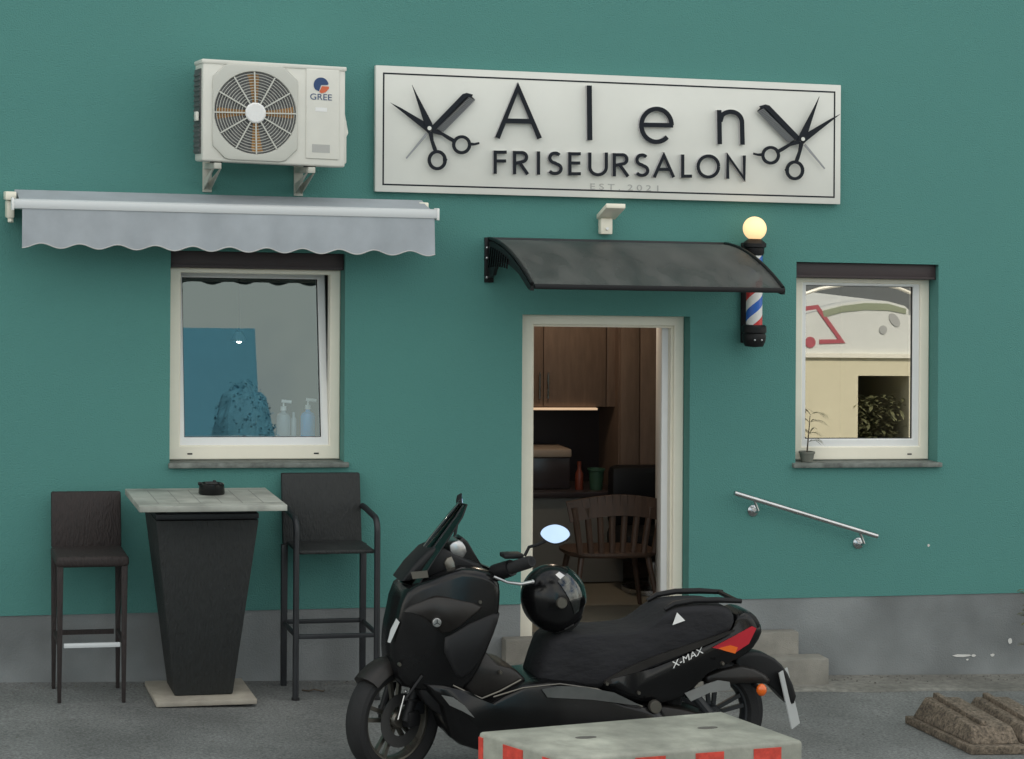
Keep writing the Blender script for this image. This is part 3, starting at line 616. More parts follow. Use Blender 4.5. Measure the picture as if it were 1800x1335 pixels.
for i in range(NX):
    for j in range(NZ):
        s = i*(NZ+1)+j; fs += [(s, s+1, s+NZ+2, s+NZ+1), (o+s, o+s+NZ+1, o+s+NZ+2, o+s+1)]
    s = i*(NZ+1)+NZ; fs.append((s, o+s, o+s+NZ+1, s+NZ+1))
b = MB().add(vs+vs2, fs); vl = b.build('valance', M['fabric'], t, smooth=60)
b = MB(); rs = [(vs[i*(NZ+1)+NZ]) for i in range(NX+1)]
b.tube([(q[0], q[1]+.001, q[2]) for q in rs], .0035, 6); b.build('hem', M['hem'], vl)
gx = px_(19, 350, -.2)
b = MB().box(gx-.03, gx+.028, -.24, -.03, pz_(19, 352, -.2), pz_(19, 337, -.2), .006); b.box(gx-.02, gx+.02, -.2, -.002, pz_(19, 384, -.2), pz_(19, 353, -.2), .008); b.build('gearbox', M['white'], t)
MB().tube([(gx, -.17, pz_(19, 380, -.2)), (gx+.002, -.18, pz_(19, 391, -.2))], .016).build('crank_eye', M['white'], t)
for k in (.25, .75):
    x = a+(c-a)*k; MB().bar((x-.3, -.12, zr-.09), (x+.25, YB+.07, zb+.02), .035, .05).build('folding_arm', M['alu'], t)
MB().box(c-.06, c-.005, -.2, -.002, zb-.01, zr-.01, .006).build('wall_bracket', M['white'], t)

# ------------------------------------------------------------------ small floodlight under the sign
q = P(1064, 398, -.03)
t = thing('floodlight', 'small white floodlight tilted upward beneath the shop sign', 'lamp', (q.x, -.02, q.z))
MB().box(q.x-.036, q.x+.036, -.06, -.001, pz_(1064, 412, -.03), pz_(1064, 384, -.03), .006).build('mount_box', M['white'], t)
MB().tube([(q.x, -.061, pz_(1064, 403, -.06)), (q.x, -.075, pz_(1064, 402, -.06))], .009).build('sensor', M['whitec'], t)
p0, p1 = P(1049, 383, -.09), P(1087, 383, -.09)
p2, p3 = P(1091, 363, -.22), P(1053, 363, -.22)
hx0, hx1 = q.x-.056, q.x+.062
MB().hexa([(hx0, -.03, p0.z-.01), (hx1, -.03, p0.z-.01), (hx1, -.22, p2.z-.012), (hx0, -.22, p2.z-.012)], [(hx0, -.03, p0.z+.018), (hx1, -.03, p0.z+.018), (hx1, -.22, p2.z+.016), (hx0, -.22, p2.z+.016)], .004).build('lamp_head', M['white'], t)

# ------------------------------------------------------------------ door canopy
t = thing('door_canopy', 'smoke tinted plastic canopy with black brackets over the salon door', 'canopy', (.6, 0, 2.4))
xl = px_(857, 440, -.01); xr = px_(1258, 430, -.01)
ztop = pz_(870, 421, 0); DC = .92; zf = pz_(940, 500, -DC); zbm = pz_(857, 494, 0)
def cz(y): k = -y/DC; return ztop-(ztop-zf-.0)*(k**1.9)
N = 18
b = MB(); prof = [(-DC*i/N, cz(-DC*i/N)) for i in range(N+1)]
b.rings([[Vector((x, y, z)) for y, z in prof]+[Vector((x, y, z-.006)) for y, z in prof[::-1]] for x in (xl+.02, xr+.06)])
sh = b.build('sheet', M['polyc'], t)
def bracket(x, wd):
    b = MB(); up = [(-DC*i/N, cz(-DC*i/N)-.010) for i in range(N+1)]
    lowr = [(-DC, zf-.035), (-DC+.05, zf-.03)]+[(-DC*.86+.0+.72*DC*math.sin(math.pi/2*i/10), zf+.015+.10*math.sin(math.pi*min(1, i/10))*1.0-.03*(i/10)) for i in range(1, 10)]+[(-.06, zbm+.02), (-.05, zbm), (0, zbm)]
    b.prism([Vector((x, y, z)) for y, z in up+lowr], (wd, 0, 0))
    b.box(x-.018, x+wd+.018, -.014, 0, zbm-.01, ztop+.01, .003)
    b.tube([(x+wd/2, y, z+.014) for y, z in up], .010, 8)
    o = b.build('bracket', M['black'], t)
    s = MB()
    for i in range(9):
        y = -.1-.045*i; z1_ = cz(y)-.04; s.bar((x-.004, y, z1_), (x-.004, y+.05-.004*i, z1_-.12+.008*i), .006, .010, (1, 0, 0))
    s.build('bracket_rib', M['blackg'], o)
    s = MB()
    for zz in (ztop-.05, ztop-.11, zbm+.02): s.sphere((x-.006 if x < .5 else x-.004, -.02, zz), .009, 10)
    s.build('screw', M['steel'], o)
bracket(xl, .02); bracket(xr+.05, .022)
MB().box(xl+.02, xr+.07, -DC-.016, -DC+.010, zf-.026, zf+.003, .006).build('front_rail', M['black'], t)
MB().box(xl+.02, xr+.05, -.02, -.001, ztop-.022, ztop+.012, .004).build('wall_rail', M['darkmetal'], t)

# ------------------------------------------------------------------ barber pole
YP = -.15; q = P(1326, 500, YP); X = q.x; Z = lambda v: pz_(1326, v, YP)
t = thing('barber_pole', 'red white and blue barber pole with glowing globe beside the door canopy', 'barber pole', (X, YP, Z(610)))
R_ = .049
cy = MB().lathe((0, 0, 0), [(R_, Z(574)), (R_, Z(446))], n=36)
o = MB(); cyl = bpy.data.meshes.new('striped_cylinder')
b = MB().lathe((X, YP, 0), [(0, Z(574)), (R_, Z(574)), (R_, Z(446)), (0, Z(446))], n=36)
# own origin on the axis so that the stripes wind round it
me_o = b.build('striped_cylinder', M['stripes'], t)
off = Vector((0, 0, 0))
MB().lathe((X, YP, 0), [(0, Z(611)), (.055, Z(609)), (.068, Z(600)), (.072, Z(590)), (.066, Z(586)), (.074, Z(584)), (.074, Z(574)), (.062, Z(571)), (0, Z(571))]).build('base', M['black'], t)
MB().lathe((X, YP, 0), [(0, Z(449)), (.052, Z(449)), (.058, Z(444)), (.058, Z(436)), (.07, Z(434)), (.07, Z(428)), (.05, Z(423)), (.035, Z(420)), (0, Z(420))]).build('cap', M['black'], t)
MB().sphere((X, YP, Z(402)), .071, 28).build('globe', M['globe'], t)
b = MB().box(X-.03, X+.03, -.02, -.001, Z(606), Z(428), .004); b.box(X-.02, X+.02, YP+.06, -.021, Z(596), Z(580), .003); b.box(X-.02, X+.02, YP+.05, -.021, Z(446), Z(432), .003); b.build('wall_bracket', M['black'], t)
s = MB()
for dx in (-.022, .022): s.sphere((X+dx, YP-.066, Z(597)), .007, 8)
s.build('screw', M['steel'], t)

# ------------------------------------------------------------------ handrail
p0, p1 = P(1291, 867, -.09), P(1542, 943, -.09)
t = thing('handrail', 'short sloping stainless steel handrail on the teal wall by the steps', 'handrail', ((p0.x+p1.x)/2, -.05, p1.z))
MB().tube([p0, p1], .0155, 14).build('rail', M['steel'], t)
for u, v, ru, rv in ((1323, 898, 1326, 879), (1508, 955, 1512, 936)):
    q, r = P(u, v, -.0), P(ru, rv, -.09)
    b = MB().lathe((q.x, -.001, q.z), [(0, 0), (.034, 0), (.034, -.006), (.02, -.014), (.012, -.016), (0, -.016)], (0, 1, 0), 20)
    b.tube([(q.x, -.012, q.z), (q.x, -.06, q.z), (q.x+.001, -.085, q.z+.012), (r.x, -.09, r.z-.008)], .008, 8); b.build('mount', M['steel'], t)

# ------------------------------------------------------------------ bar table and stools
b0, b1, b2 = G(249, 1200), G(278, 1233), G(461, 1224)
yb, yf = b0.y, (b1.y+b2.y)/2
zg = gz(-1.9)
yT0, yT1 = -.17, -.88
tz = (pz_(214, 858, yT0)+pz_(458, 859, yT0))/2
xT0 = (px_(214, 858, yT0)+px_(251, 888, yT1))/2; xT1 = (px_(458, 859, yT0)+px_(514, 889, yT1))/2
cx = (xT0+xT1)/2; cyT = (yT0+yT1)/2
t = thing('bar_table', 'tall bar table with pale square top on tapered dark pedestal', 'table', (cx, cyT, zg))
tt_ = MB().box(xT0, xT1, yT1, yT0, tz-.032, tz, .003).build('table_top', M['tabletop'], t)
b = MB()
for i in range(1, 7): x = xT0+(xT1-xT0)*i/7; b.box(x-.002, x+.002, yT1+.09, yT0-.09, tz+.0006, tz+.0012)
for y in (yT0-.088, yT1+.088): b.box(xT0+.01, xT1-.01, y-.0018, y+.0018, tz+.0008, tz+.0014)
b.build('plank_joint', M['joint'], tt_, smooth=0)
pt = lambda u, v: px_(u, v, cyT-.25)
w0, w1 = (pt(454, 895)-pt(271, 895))/2, (pt(414, 1216)-pt(309, 1216))/2
cxp = (pt(454, 895)+pt(271, 895))/4+(pt(414, 1216)+pt(309, 1216))/4
cxp = cx; zlo = gz(cx)+.04; cyT += .15
b = MB(); b.hexa([(cxp-w1, cyT-w1, zlo), (cxp+w1, cyT-w1, zlo), (cxp+w1, cyT+w1, zlo), (cxp-w1, cyT+w1, zlo)], [(cxp-w0, cyT-w0, tz-.11), (cxp+w0, cyT-w0, tz-.11), (cxp+w0, cyT+w0, tz-.11), (cxp-w0, cyT+w0, tz-.11)], .008)
b.build('pedestal', M['wickerb'], t)
b = MB().box(cxp-w0, cxp+w0, cyT-w0, cyT+w0, tz-.105, tz-.075, .004); b.box(cxp-w0+.06, cxp+w0-.06, cyT-w0+.03, cyT+w0-.03, tz-.076, tz-.033); b.build('support_frame', M['darkmetal'], t)
hb = .27
MB().box(cxp-hb, cxp+hb, cyT-hb-.02, cyT+hb-.02, gz(cx-hb)+.004, zlo-.002, .004).build('base_plate', M['tablebase'], t)
q = P(372, 864, cyT-.05); rr = .068
b = MB().lathe((q.x, q.y, tz), [(0, .001), (rr, .001), (rr+.004, .008), (rr, .058), (rr-.008, .062), (rr-.014, .055), (rr-.02, .02), (0, .018)], n=30)
for i in range(3):
    a_ = 1.2+2.1*i; b.box(q.x+math.cos(a_)*rr-.009, q.x+math.cos(a_)*rr+.009, q.y+math.sin(a_)*rr-.009, q.y+math.sin(a_)*rr+.009, tz+.05, tz+.068, .003)
tag(b.build('ashtray', M['blackg']), 'round black ashtray standing on the pale bar table', 'ashtray')

def taper_leg(p, q, a, c):     # square tapered leg from foot p to top q
    p, q = Vector(p), Vector(q); return MB().hexa([p+Vector(d)*a for d in ((-1, -1, 0), (1, -1, 0), (1, 1, 0), (-1, 1, 0))], [q+Vector(d)*c for d in ((-1, -1, 0), (1, -1, 0), (1, 1, 0), (-1, 1, 0))], .003)
# left stool
yb, yf = -.16, -.53
xbl, xbr = px_(90, 1190, yb), px_(206, 1190, yb); xfl, xfr = px_(102, 1210, yf), px_(225, 1210, yf)
x0, x1 = (xbl+xfl)/2, (xbr+xfr)/2
sz = pz_(160, 978, yf); zt = pz_(150, 866, yb)
t = thing('bar_stool', 'slim brown woven bar stool without arms left of the bar table', 'bar stool', ((x0+x1)/2, (yb+yf)/2, gz(x0)), 'bar stools at the bar table')
MB().box(x0-.012, x1+.012, yf-.015, yb+.01, sz-.06, sz, .02, 3).build('seat', M['wicker'], t)
MB().hexa([(x0-.008, yb-.02, sz-.01), (x1+.008, yb-.02, sz-.01), (x1+.008, yb+.025, sz-.01), (x0-.008, yb+.025, sz-.01)], [(x0-.008, yb+.03, zt), (x1+.008, yb+.03, zt), (x1+.008, yb+.065, zt), (x0-.008, yb+.065, zt)], .010).build('backrest', M['wicker'], t)
for x, y in ((x0+.012, yf+.01), (x1-.012, yf+.01), (x0+.008, yb-.005), (x1-.008, yb-.005)):
    taper_leg((x, y, gz(x)+.001), (x, y, sz-.05), .010, .017).build('leg', M['wicker'], t)
fz = pz_(160, 1135, yf)
MB().box(x0+.033, x1-.033, yf-.002, yf+.018, fz-.012, fz+.012, .003).build('footrest', M['alu'], t)
b = MB()
for y in (yb-.005,): b.box(x0+.03, x1-.03, y-.008, y+.008, fz-.01, fz+.015)
for x in (x0+.011, x1-.011): b.box(x-.009, x+.009, yf+.03, yb-.02, fz-.006, fz+.02)
b.build('stretcher', M['wicker'], t)
# right stool with arms
yb, yf = -.12, -.50
x0 = (px_(496, 1190, yb)+px_(522, 1215, yf))/2; x1 = (px_(626, 1187, yb)+px_(673, 1200, yf))/2
sz = pz_(590, 968, yf); zt = pz_(556, 834, yb); za = pz_(655, 902, yf+.08)
t = thing('bar_stool', 'black bar stool with curved armrests right of the bar table', 'bar stool', ((x0+x1)/2, (yb+yf)/2, gz(x0)), 'bar stools at the bar table')
MB().box(x0+.012, x1-.012, yf+.01, yb+.0, sz-.022, sz, .008).build('seat', M['wickerb'], t)
MB().hexa([(x0-.01, yb-.02, sz-.02), (x1-.01, yb-.02, sz-.02), (x1-.01, yb+.02, sz-.02), (x0-.01, yb+.02, sz-.02)], [(x0-.01, yb+.05, zt), (x1-.01, yb+.05, zt), (x1-.01, yb+.085, zt), (x0-.01, yb+.085, zt)], .008).build('backrest', M['wickerb'], t)
for x in (x0, x1):
    taper_leg((x, yb, gz(x)+.001), (x, yb, sz-.02), .016, .018).build('leg', M['darkmetal'], t)
    pts = [(x, yf, gz(x)+.012), (x, yf, za-.09)]+[(x, yf+.07-.07*math.cos(s), za-.09+.07*math.sin(s)) for s in [math.pi/2*i/6 for i in range(1, 7)]]+[(x, yb-.06, za-.005), (x, yb+.02, za-.005)]
    MB().tube(pts, .0175, 12).build('leg', M['darkmetal'], t)['label'] = 'front leg running up into the armrest'
    MB().lathe((x, yf, gz(x)), [(0, .001), (.022, .001), (.022, .014), (0, .014)], n=14).build('foot_cap', M['rubber'], t)
fz = pz_(600, 1118, yf)
b = MB().box(x0+.016, x1-.016, yf-.01, yf+.012, fz-.012, fz+.012, .003); b.build('footrest', M['darkmetal'], t)
b = MB().box(x0+.016, x1-.016, yb-.01, yb+.01, fz+.0, fz+.024, .003)
for x in (x0, x1): b.box(x-.01, x+.01, yf+.018, yb-.018, fz-.004, fz+.018, .003)
b.build('stretcher', M['darkmetal'], t)
q = G(548, 1216)
tag(MB().tube([(q.x-.05, q.y+.02, gz(q.x)+.006), (q.x-.02, q.y-.02, gz(q.x)+.008), (q.x+.01, q.y+.0, gz(q.x)+.012), (q.x+.06, q.y-.03, gz(q.x)+.006), (q.x+.07, q.y-.0, gz(q.x)+.006)], .004, 6).build('dry_twig', M['bark']), 'small bent dry twig on the asphalt beside the armed stool', 'twig')

# ------------------------------------------------------------------ scooter
YC = -2.1; SX0 = px_(680, 1365, YC); SG = gz(-.2)
sc = thing('motor_scooter', 'black maxi scooter parked in front of the salon door with its front wheel turned', 'scooter', (-.2, YC, SG))
def smooth_closed(pts, k=4):
    n = len(pts); out = []
    for i in range(n):
        p0, p1, p2, p3 = (Vector(pts[(i+j-1) % n]) for j in range(4))
        for s in range(k):
            t_ = s/k; out.append(.5*((2*p1)+(p2-p0)*t_+(2*p0-5*p1+4*p2-p3)*t_**2+(3*p1-p0-3*p2+p3)*t_**3))
    return out
def panel(pts, wd, name, m_, parent=None, wf=None, rnd=.62, k=2, sil=False):
    # a side-view outline: the near flank sets it, on a silhouette panel the far flank sets its leading edge
    f0 = wf or (lambda x: 1.0); ua, ub = min(p[0] for p in pts), max(p[0] for p in pts); q = []
    for u, v in pts:
        y = YC-wd*.8*f0(px_(u, v, YC-.1)); k_ = (u-ua)/(ub-ua)
        if sil: y = (YC+wd*.75*f0(px_(u, v, YC)))*(1-k_)+y*k_
        q.append(P(u, v, y)); o = smooth_closed([Vector((p.x, p.z)) for p in q], k)
    c = sum(o, Vector((0, 0)))/len(o); wf = wf or (lambda x: 1.0)
    prof = [(-1, .72), (-.97, .86), (-.88, .955), (-.7, 1), (.7, 1), (.88, .955), (.97, .86), (1, .72)]
    prof = [(a, 1-(1-s)*rnd) for a, s in prof]
    rs = []
    for a, s in prof:
        r = []
        for p in o:
            x = c.x+(p.x-c.x)*s; z = c.y+(p.y-c.y)*s; r.append(Vector((x, YC+wd*a*wf(x), z)))
        rs.append(r)
    return MB().rings(rs).build(name, M[m_], parent or sc, smooth=60)
def sheet(pts, wd, th, name, m_, parent=None, k=1, both=True, wf=None):      # thin raised trim on the flanks
    wf = wf or (lambda x: 1); o_ = None
    for sgn in ((-1, 1) if both else (-1,)):
        b = MB()
        q = [P(u, v, YC-wd) for u, v in pts]; o = smooth_closed([Vector((p.x, p.z)) for p in q], k) if k > 1 else [Vector((p.x, p.z)) for p in q]
        b.rings([[Vector((p.x, YC+sgn*wd*wf(p.x), p.y)) for p in o], [Vector((p.x, YC+sgn*(wd*wf(p.x)+th), p.y)) for p in o]])
        b.build(name, M[m_], parent or sc, smooth=30)
def xs_(u): return px_(u, 1150, YC-.2)
xn0, xn1 = xs_(668), xs_(770)
nose = lambda x: .42+.58*min(1, max(0, (x-xn0)/(xn1-xn0)))**.7
# wheels
def wheel(cx, cz, R_, wd, steer, name='wheel', disc=True, rim='rim'):
    cs, sn = math.cos(steer), math.sin(steer)
    def tf(q): x, y = q.x-cx, q.y-YC; return (cx+x*cs-y*sn, YC+x*sn+y*cs, q.z)
    ax = (0, 1, 0); c = (cx, YC, cz); h = wd/2; r0 = R_-wd*.62
    prof = [(r0, -h*.62), (r0+.012, -h*.85), (R_-wd*.28, -h), (R_-wd*.12, -h*.86), (R_-.004, -h*.45), (R_, 0), (R_-.004, h*.45), (R_-wd*.12, h*.86), (R_-wd*.28, h), (r0+.012, h*.85), (r0, h*.62), (r0, -h*.62)]
    b = MB(); n = 72; X_, Y_ = Vector((1, 0, 0)), Vector((0, 0, 1))
    b.rings([[Vector(c)+Vector((0, y, 0))+(X_*math.cos(2*math.pi*j/n)+Y_*math.sin(2*math.pi*j/n))*r for j in range(n)] for r, y in prof], cap=False)
    w_ = b.xf(tf).build(name, M['rubber'], sc)
    prof = [(r0+.003, -h*.66), (r0+.002, -h*.56), (r0-.010, -h*.52), (r0-.022, -h*.2), (r0-.022, h*.2), (r0-.010, h*.52), (r0+.002, h*.56), (r0+.003, h*.66), (r0+.001, h*.2), (r0+.001, -h*.2), (r0+.003, -h*.66)]
    b = MB(); b.rings([[Vector(c)+Vector((0, y, 0))+(X_*math.cos(2*math.pi*j/n)+Y_*math.sin(2*math.pi*j/n))*r for j in range(n)] for r, y in prof], cap=False)
    b.lathe((cx, YC, cz), [(0, -h*.8), (.035, -h*.8), (.045, -h*.6), (.045, h*.6), (.035, h*.8), (0, h*.8)], ax)
    for i in range(5):
        for d in (-.16, .16):
            a = 2*math.pi*i/5+.35
            b.bar((cx+.035*math.cos(a+d*2), YC-h*.25, cz+.035*math.sin(a+d*2)), (cx+(r0-.014)*math.cos(a+d), YC-h*.3, cz+(r0-.014)*math.sin(a+d)), .020, .018, (0, 1, 0))
    b.xf(tf).build('rim', M[rim], w_)
    if not disc: return tf
    b = MB(); n = 48
    pr = [(.075, -h*.95), (.13, -h*.95), (.13, -h*.95+.004), (.075, -h*.95+.004), (.075, -h*.95)]
    b.rings([[Vector(c)+Vector((0, y, 0))+(X_*math.cos(2*math.pi*j/n)+Y_*math.sin(2*math.pi*j/n))*r for j in range(n)] for r, y in pr], cap=False)
    b.xf(tf).build('brake_disc', M['discm'], w_)
    return tf
FR = .275; fq = P(691, 1270, YC); fcz = SG+.012+FR; fcx = fq.x
STE = math.radians(30)
tf = wheel(fcx, fcz, FR, .12, STE)
b = MB(); rs = []
for i in range(21):
    a = math.radians(25+108*i/20); r = FR+.018
    rs.append([Vector((fcx+rr_*math.cos(a), YC+y, fcz+rr_*math.sin(a))) for y, rr_ in ((-.078, r-.045), (-.07, r-.012), (-.045, r+.006), (0, r+.014), (.045, r+.006), (.07, r-.012), (.078, r-.045), (.07, r-.05), (0, r-.008), (-.07, r-.05))])
b.rings(rs).xf(tf).build('front_fender', M['blackm'], sc, smooth=60)
for s in (-1, 1):
    b = MB()
    b.tube([(fcx+.0, YC+s*.085, fcz), (fcx+.06, YC+s*.085, fcz+.13), (fcx+.15, YC+s*.085, fcz+.36)], [.022, .027, .024], 12)
    b.box(fcx+.0, fcx+.075, YC+s*.085-.03, YC+s*.085+.03, fcz-.03, fcz+.05, .012)
    b.xf(tf).build('fork', M['black'], sc)
b = MB(); b.box(fcx+.04, fcx+.12, YC-.10, YC-.055, fcz+.02, fcz+.12, .012); b.xf(tf).build('brake_caliper', M['darkmetal'], sc)
b = MB(); b.tube([Vector(tf(Vector((fcx-.02, YC-.1, fcz+.13)))), Vector(tf(Vector((fcx-.06, YC-.1, fcz+.02))))], .004, 6); b.sphere(tf(Vector((fcx-.015, YC-.105, fcz+.15))), .009, 8); b.build('sensor_cable', M['silver'], sc)
rq = P(1248, 1268, YC); rcx = rq.x
wheel(rcx, SG-.012+.276, .276, .145, 0, disc=False, rim='darkmetal')
# bodywork
panel([(694, 1024), (679, 1070), (671, 1110), (672, 1158), (688, 1190), (745, 1200), (800, 1205), (836, 1168), (858, 1127), (873, 1092), (879, 1040), (872, 1014), (850, 1000), (800, 990), (740, 1004)], .215, 'front_fairing', 'blackg', wf=nose, sil=True, rnd=.5)
panel([(704, 1074), (716, 1064), (735, 1056), (765, 1046), (806, 1052), (848, 1064), (826, 1084), (804, 1102), (776, 1113), (747, 1087), (715, 1075)], .228, 'side_cowl', 'blackm', wf=nose, rnd=.4)
panel([(776, 1118), (868, 1072), (874, 1090), (858, 1126), (838, 1165), (806, 1196), (786, 1170)], .226, 'leg_shield', 'black')
panel([(836, 1130), (870, 1164), (898, 1172), (918, 1188), (917, 1200), (850, 1230), (806, 1206), (812, 1168)], .17, 'centre_tunnel', 'blackm')
panel([(738, 1200), (800, 1206), (850, 1232), (915, 1200), (1010, 1198), (1120, 1237), (1166, 1250), (1172, 1290), (1100, 1325), (950, 1332), (840, 1320), (790, 1296), (772, 1240)], .23, 'lower_fairing', 'blackg')
panel([(738, 1196), (776, 1202), (800, 1240), (792, 1262), (758, 1248), (735, 1220)], .17, 'radiator_duct', 'black')
b = MB()
for s in (-1, 1):
    q = [P(u, v, YC-.232) for u, v in ((797, 1206), (822, 1218), (848, 1229), (880, 1216), (917, 1196))]
    MB().tube([(p.x, YC+s*.222, p.z) for p in q], .0045, 6).build('floorboard_trim', M['rim'], sc)
    q = [P(u, v, YC-.232) for u, v in ((868, 1226), (920, 1210), (985, 1203), (1050, 1212), (1130, 1243))]
    MB().tube([(p.x, YC+s*.226, p.z) for p in q], .004, 6).build('floorboard_trim', M['rim'], sc)
sheet([(776, 1222), (796, 1226), (816, 1240), (834, 1262), (812, 1250), (790, 1240)], .229, .004, 'fairing_badge', 'silver')
sheet([(952, 1212), (985, 1206), (1030, 1208), (1080, 1218), (1127, 1241), (1040, 1230), (962, 1226)], .236, .005, 'footboard', 'grey')
panel([(1010, 1236), (1080, 1228), (1165, 1238), (1230, 1252), (1285, 1282), (1275, 1300), (1180, 1318), (1050, 1310)], .15, 'drive_cover', 'blackm')
q = P(1153, 1244, YC-.235); MB().lathe((q.x, YC-.225, q.z), [(0, -.012), (.028, -.012), (.032, -.006), (.032, .02), (0, .02)], (0, 1, 0)).build('cover_cap', M['rim'], sc)
panel([(935, 1124), (948, 1108), (978, 1099), (1040, 1101), (1108, 1098), (1141, 1083), (1167, 1067), (1200, 1061), (1262, 1063), (1288, 1076), (1288, 1104), (1240, 1128), (1128, 1174), (1049, 1196), (971, 1192), (918, 1188)], .175, 'seat', 'seat', rnd=.75, k=3, sil=True)
panel([(1049, 1197), (1130, 1176), (1240, 1130), (1288, 1106), (1300, 1078), (1320, 1076), (1334, 1092), (1340, 1110), (1325, 1137), (1300, 1156), (1240, 1186), (1202, 1224), (1150, 1238), (1080, 1226)], .19, 'tail_fairing', 'blackg', wf=lambda x: 1-.35*max(0, (x-xs_(1150))/(xs_(1340)-xs_(1150))), rnd=.6)
sheet([(1062, 1196), (1132, 1160), (1232, 1126), (1286, 1108), (1284, 1113), (1234, 1136), (1140, 1172), (1082, 1200)], .176, .010, 'seat_seam', 'blackm', k=3)
tw = lambda x: 1-.35*max(0, (x-xs_(1150))/(xs_(1340)-xs_(1150)))
sheet([(1256, 1141), (1300, 1120), (1330, 1105), (1338, 1109), (1324, 1136), (1299, 1151), (1276, 1146)], .192, .005, 'tail_light', 'tail', wf=tw)
sheet([(1268, 1143), (1290, 1138), (1304, 1142), (1299, 1153), (1278, 1147)], .198, .003, 'turn_signal', 'amber', wf=tw)
b = MB()
for s in (-1, 1):
    q = [P(u, v, YC-.13) for u, v in ((1168, 1072), (1185, 1062), (1219, 1056), (1262, 1055), (1303, 1057))]
    b.tube([(p.x, YC+s*.13, p.z) for p in q], [.010, .014, .015, .015, .012], 10)
q = P(1300, 1057, YC-.13); b.tube([(q.x-.01, YC-.13, q.z), (q.x-.01, YC+.13, q.z)], .012, 10)
b.build('grab_rail', M['black'], sc)
panel([(1292, 1080), (1318, 1076), (1334, 1093), (1330, 1106), (1296, 1108)], .12, 'tail_cowl', 'black')
panel([(1292, 1152), (1330, 1146), (1362, 1158), (1385, 1184), (1400, 1225), (1388, 1240), (1362, 1214), (1330, 1192), (1300, 1186)], .055, 'rear_mudguard', 'black')
panel([(1236, 1188), (1300, 1170), (1345, 1186), (1352, 1202), (1300, 1200), (1250, 1206)], .10, 'tail_underside', 'blackm')
q = P(1340, 1214, YC-.16)
for s in (-1, 1):
    o = MB().sphere((q.x, YC+s*.15, q.z), .027, 14, (1.0, .8, 1.15)).build('turn_signal', M['amber'], sc)
    MB().tube([(q.x-.015, YC+s*.05, q.z+.015), (q.x-.005, YC+s*.135, q.z+.005)], .012, 8).build('signal_stalk', M['black'], o)
p0, p1 = P(1376, 1178, YC-.04), P(1398, 1276, YC-.04)
b = MB(); a = math.radians(52); dx, dy = .125*math.cos(a), .125*math.sin(a)
b.hexa([(p1.x-dx*.6, YC-.05-dy*.6, p1.z), (p1.x+dx*.6, YC-.05+dy*.6, p1.z), (p1.x+dx*.6-.004, YC-.05+dy*.6+.004, p1.z), (p1.x-dx*.6-.004, YC-.05-dy*.6+.004, p1.z)],
       [(p0.x-dx*.6, YC-.05-dy*.6, p0.z), (p0.x+dx*.6, YC-.05+dy*.6, p0.z), (p0.x+dx*.6-.004, YC-.05+dy*.6+.004, p0.z), (p0.x-dx*.6-.004, YC-.05-dy*.6+.004, p0.z)])
b.build('licence_plate', M['plate'], sc)
sheet([(1203, 1219), (1240, 1203), (1262, 1196), (1282, 1199), (1284, 1213), (1246, 1218), (1214, 1233)], .17, .006, 'rear_hugger', 'greyl')
for s in (-1, 1):
    b = MB()
    p, q = P(1195, 1190, YC-.15), P(1262, 1272, YC-.15); b.tube([(p.x, YC+s*.13, p.z), (q.x, YC+s*.13, q.z)], .026, 10)
    b.build('shock_absorber', M['darkmetal'], sc)
# screen, dashboard, bars, mirrors
b = MB(); rs = []
for (u, v, wd, bow) in ((700, 1022, .15, .06), (726, 986, .145, .05), (760, 943, .13, .04), (791, 904, .11, .03), (808, 884, .07, .015)):
    p = P(u, v, YC); rs.append([Vector((p.x+bow*s*s, YC+wd*s, p.z+.0*s)) for s in [-1+2*i/14 for i in range(15)]])
b.rings([r+[q+Vector((.004, 0, -.003)) for q in r[::-1]] for r in rs]).build('windscreen', M['screen'], sc, smooth=60)
b = MB()
for s in (-1, 1):
    b.tube([rs[i][0 if s < 0 else 14]+Vector((.004, 0, 0)) for i in range(5)], .0035, 6)
b.tube([q for q in rs[4]], .0035, 6); b.build('screen_edge', M['black'], sc)
panel([(704, 1022), (750, 968), (776, 962), (800, 975), (826, 985), (850, 1000), (800, 1014), (740, 1014)], .11, 'dash_cowl', 'black')
panel([(788, 958), (800, 950), (812, 952), (820, 970), (808, 984), (794, 980)], .085, 'instrument_cluster', 'silver', rnd=.5)
panel([(806, 946), (822, 952), (846, 992), (870, 1002), (866, 1024), (826, 1020), (806, 990)], .055, 'handlebar_cover', 'blackg')
panel([(778, 988), (792, 976), (800, 1002), (790, 1010)], .12, 'dash_pocket', 'rim', rnd=.4)
hc = P(848, 1008, YC); e1 = P(935, 987, YC-.34); s1 = P(866, 1009, YC-.1)
barL = e1-hc; e2 = hc-Vector((barL.x*.62, -.30, 0))+Vector((0, 0, .03))
MB().tube([hc, s1, e1], .016, 10).build('handlebar', M['darkmetal'], sc)
d = (e1-s1).normalized()
MB().tube([s1+d*.03, s1+d*.04, e1-d*.02, e1], [.020, .030, .030, .026], 12).build('grip', M['rubber'], sc)
MB().tube([s1+d*.02, s1+d*.14], [.042, .040], 12).build('switch_pod', M['black'], sc)
b = MB(); q = [P(u, v, YC-.24) for u, v in ((868, 1014), (892, 1024), (915, 1027), (936, 1023))]; b.tube(q, [.007, .007, .008, .009], 8)
b.sphere(q[-1], .011, 8); b.build('brake_lever', M['silver'], sc)
q = P(899, 976, YC-.2); MB().box(q.x-.05, q.x+.05, q.y-.05, q.y+.04, q.z-.012, q.z+.012, .008).build('fluid_reservoir', M['black'], sc)
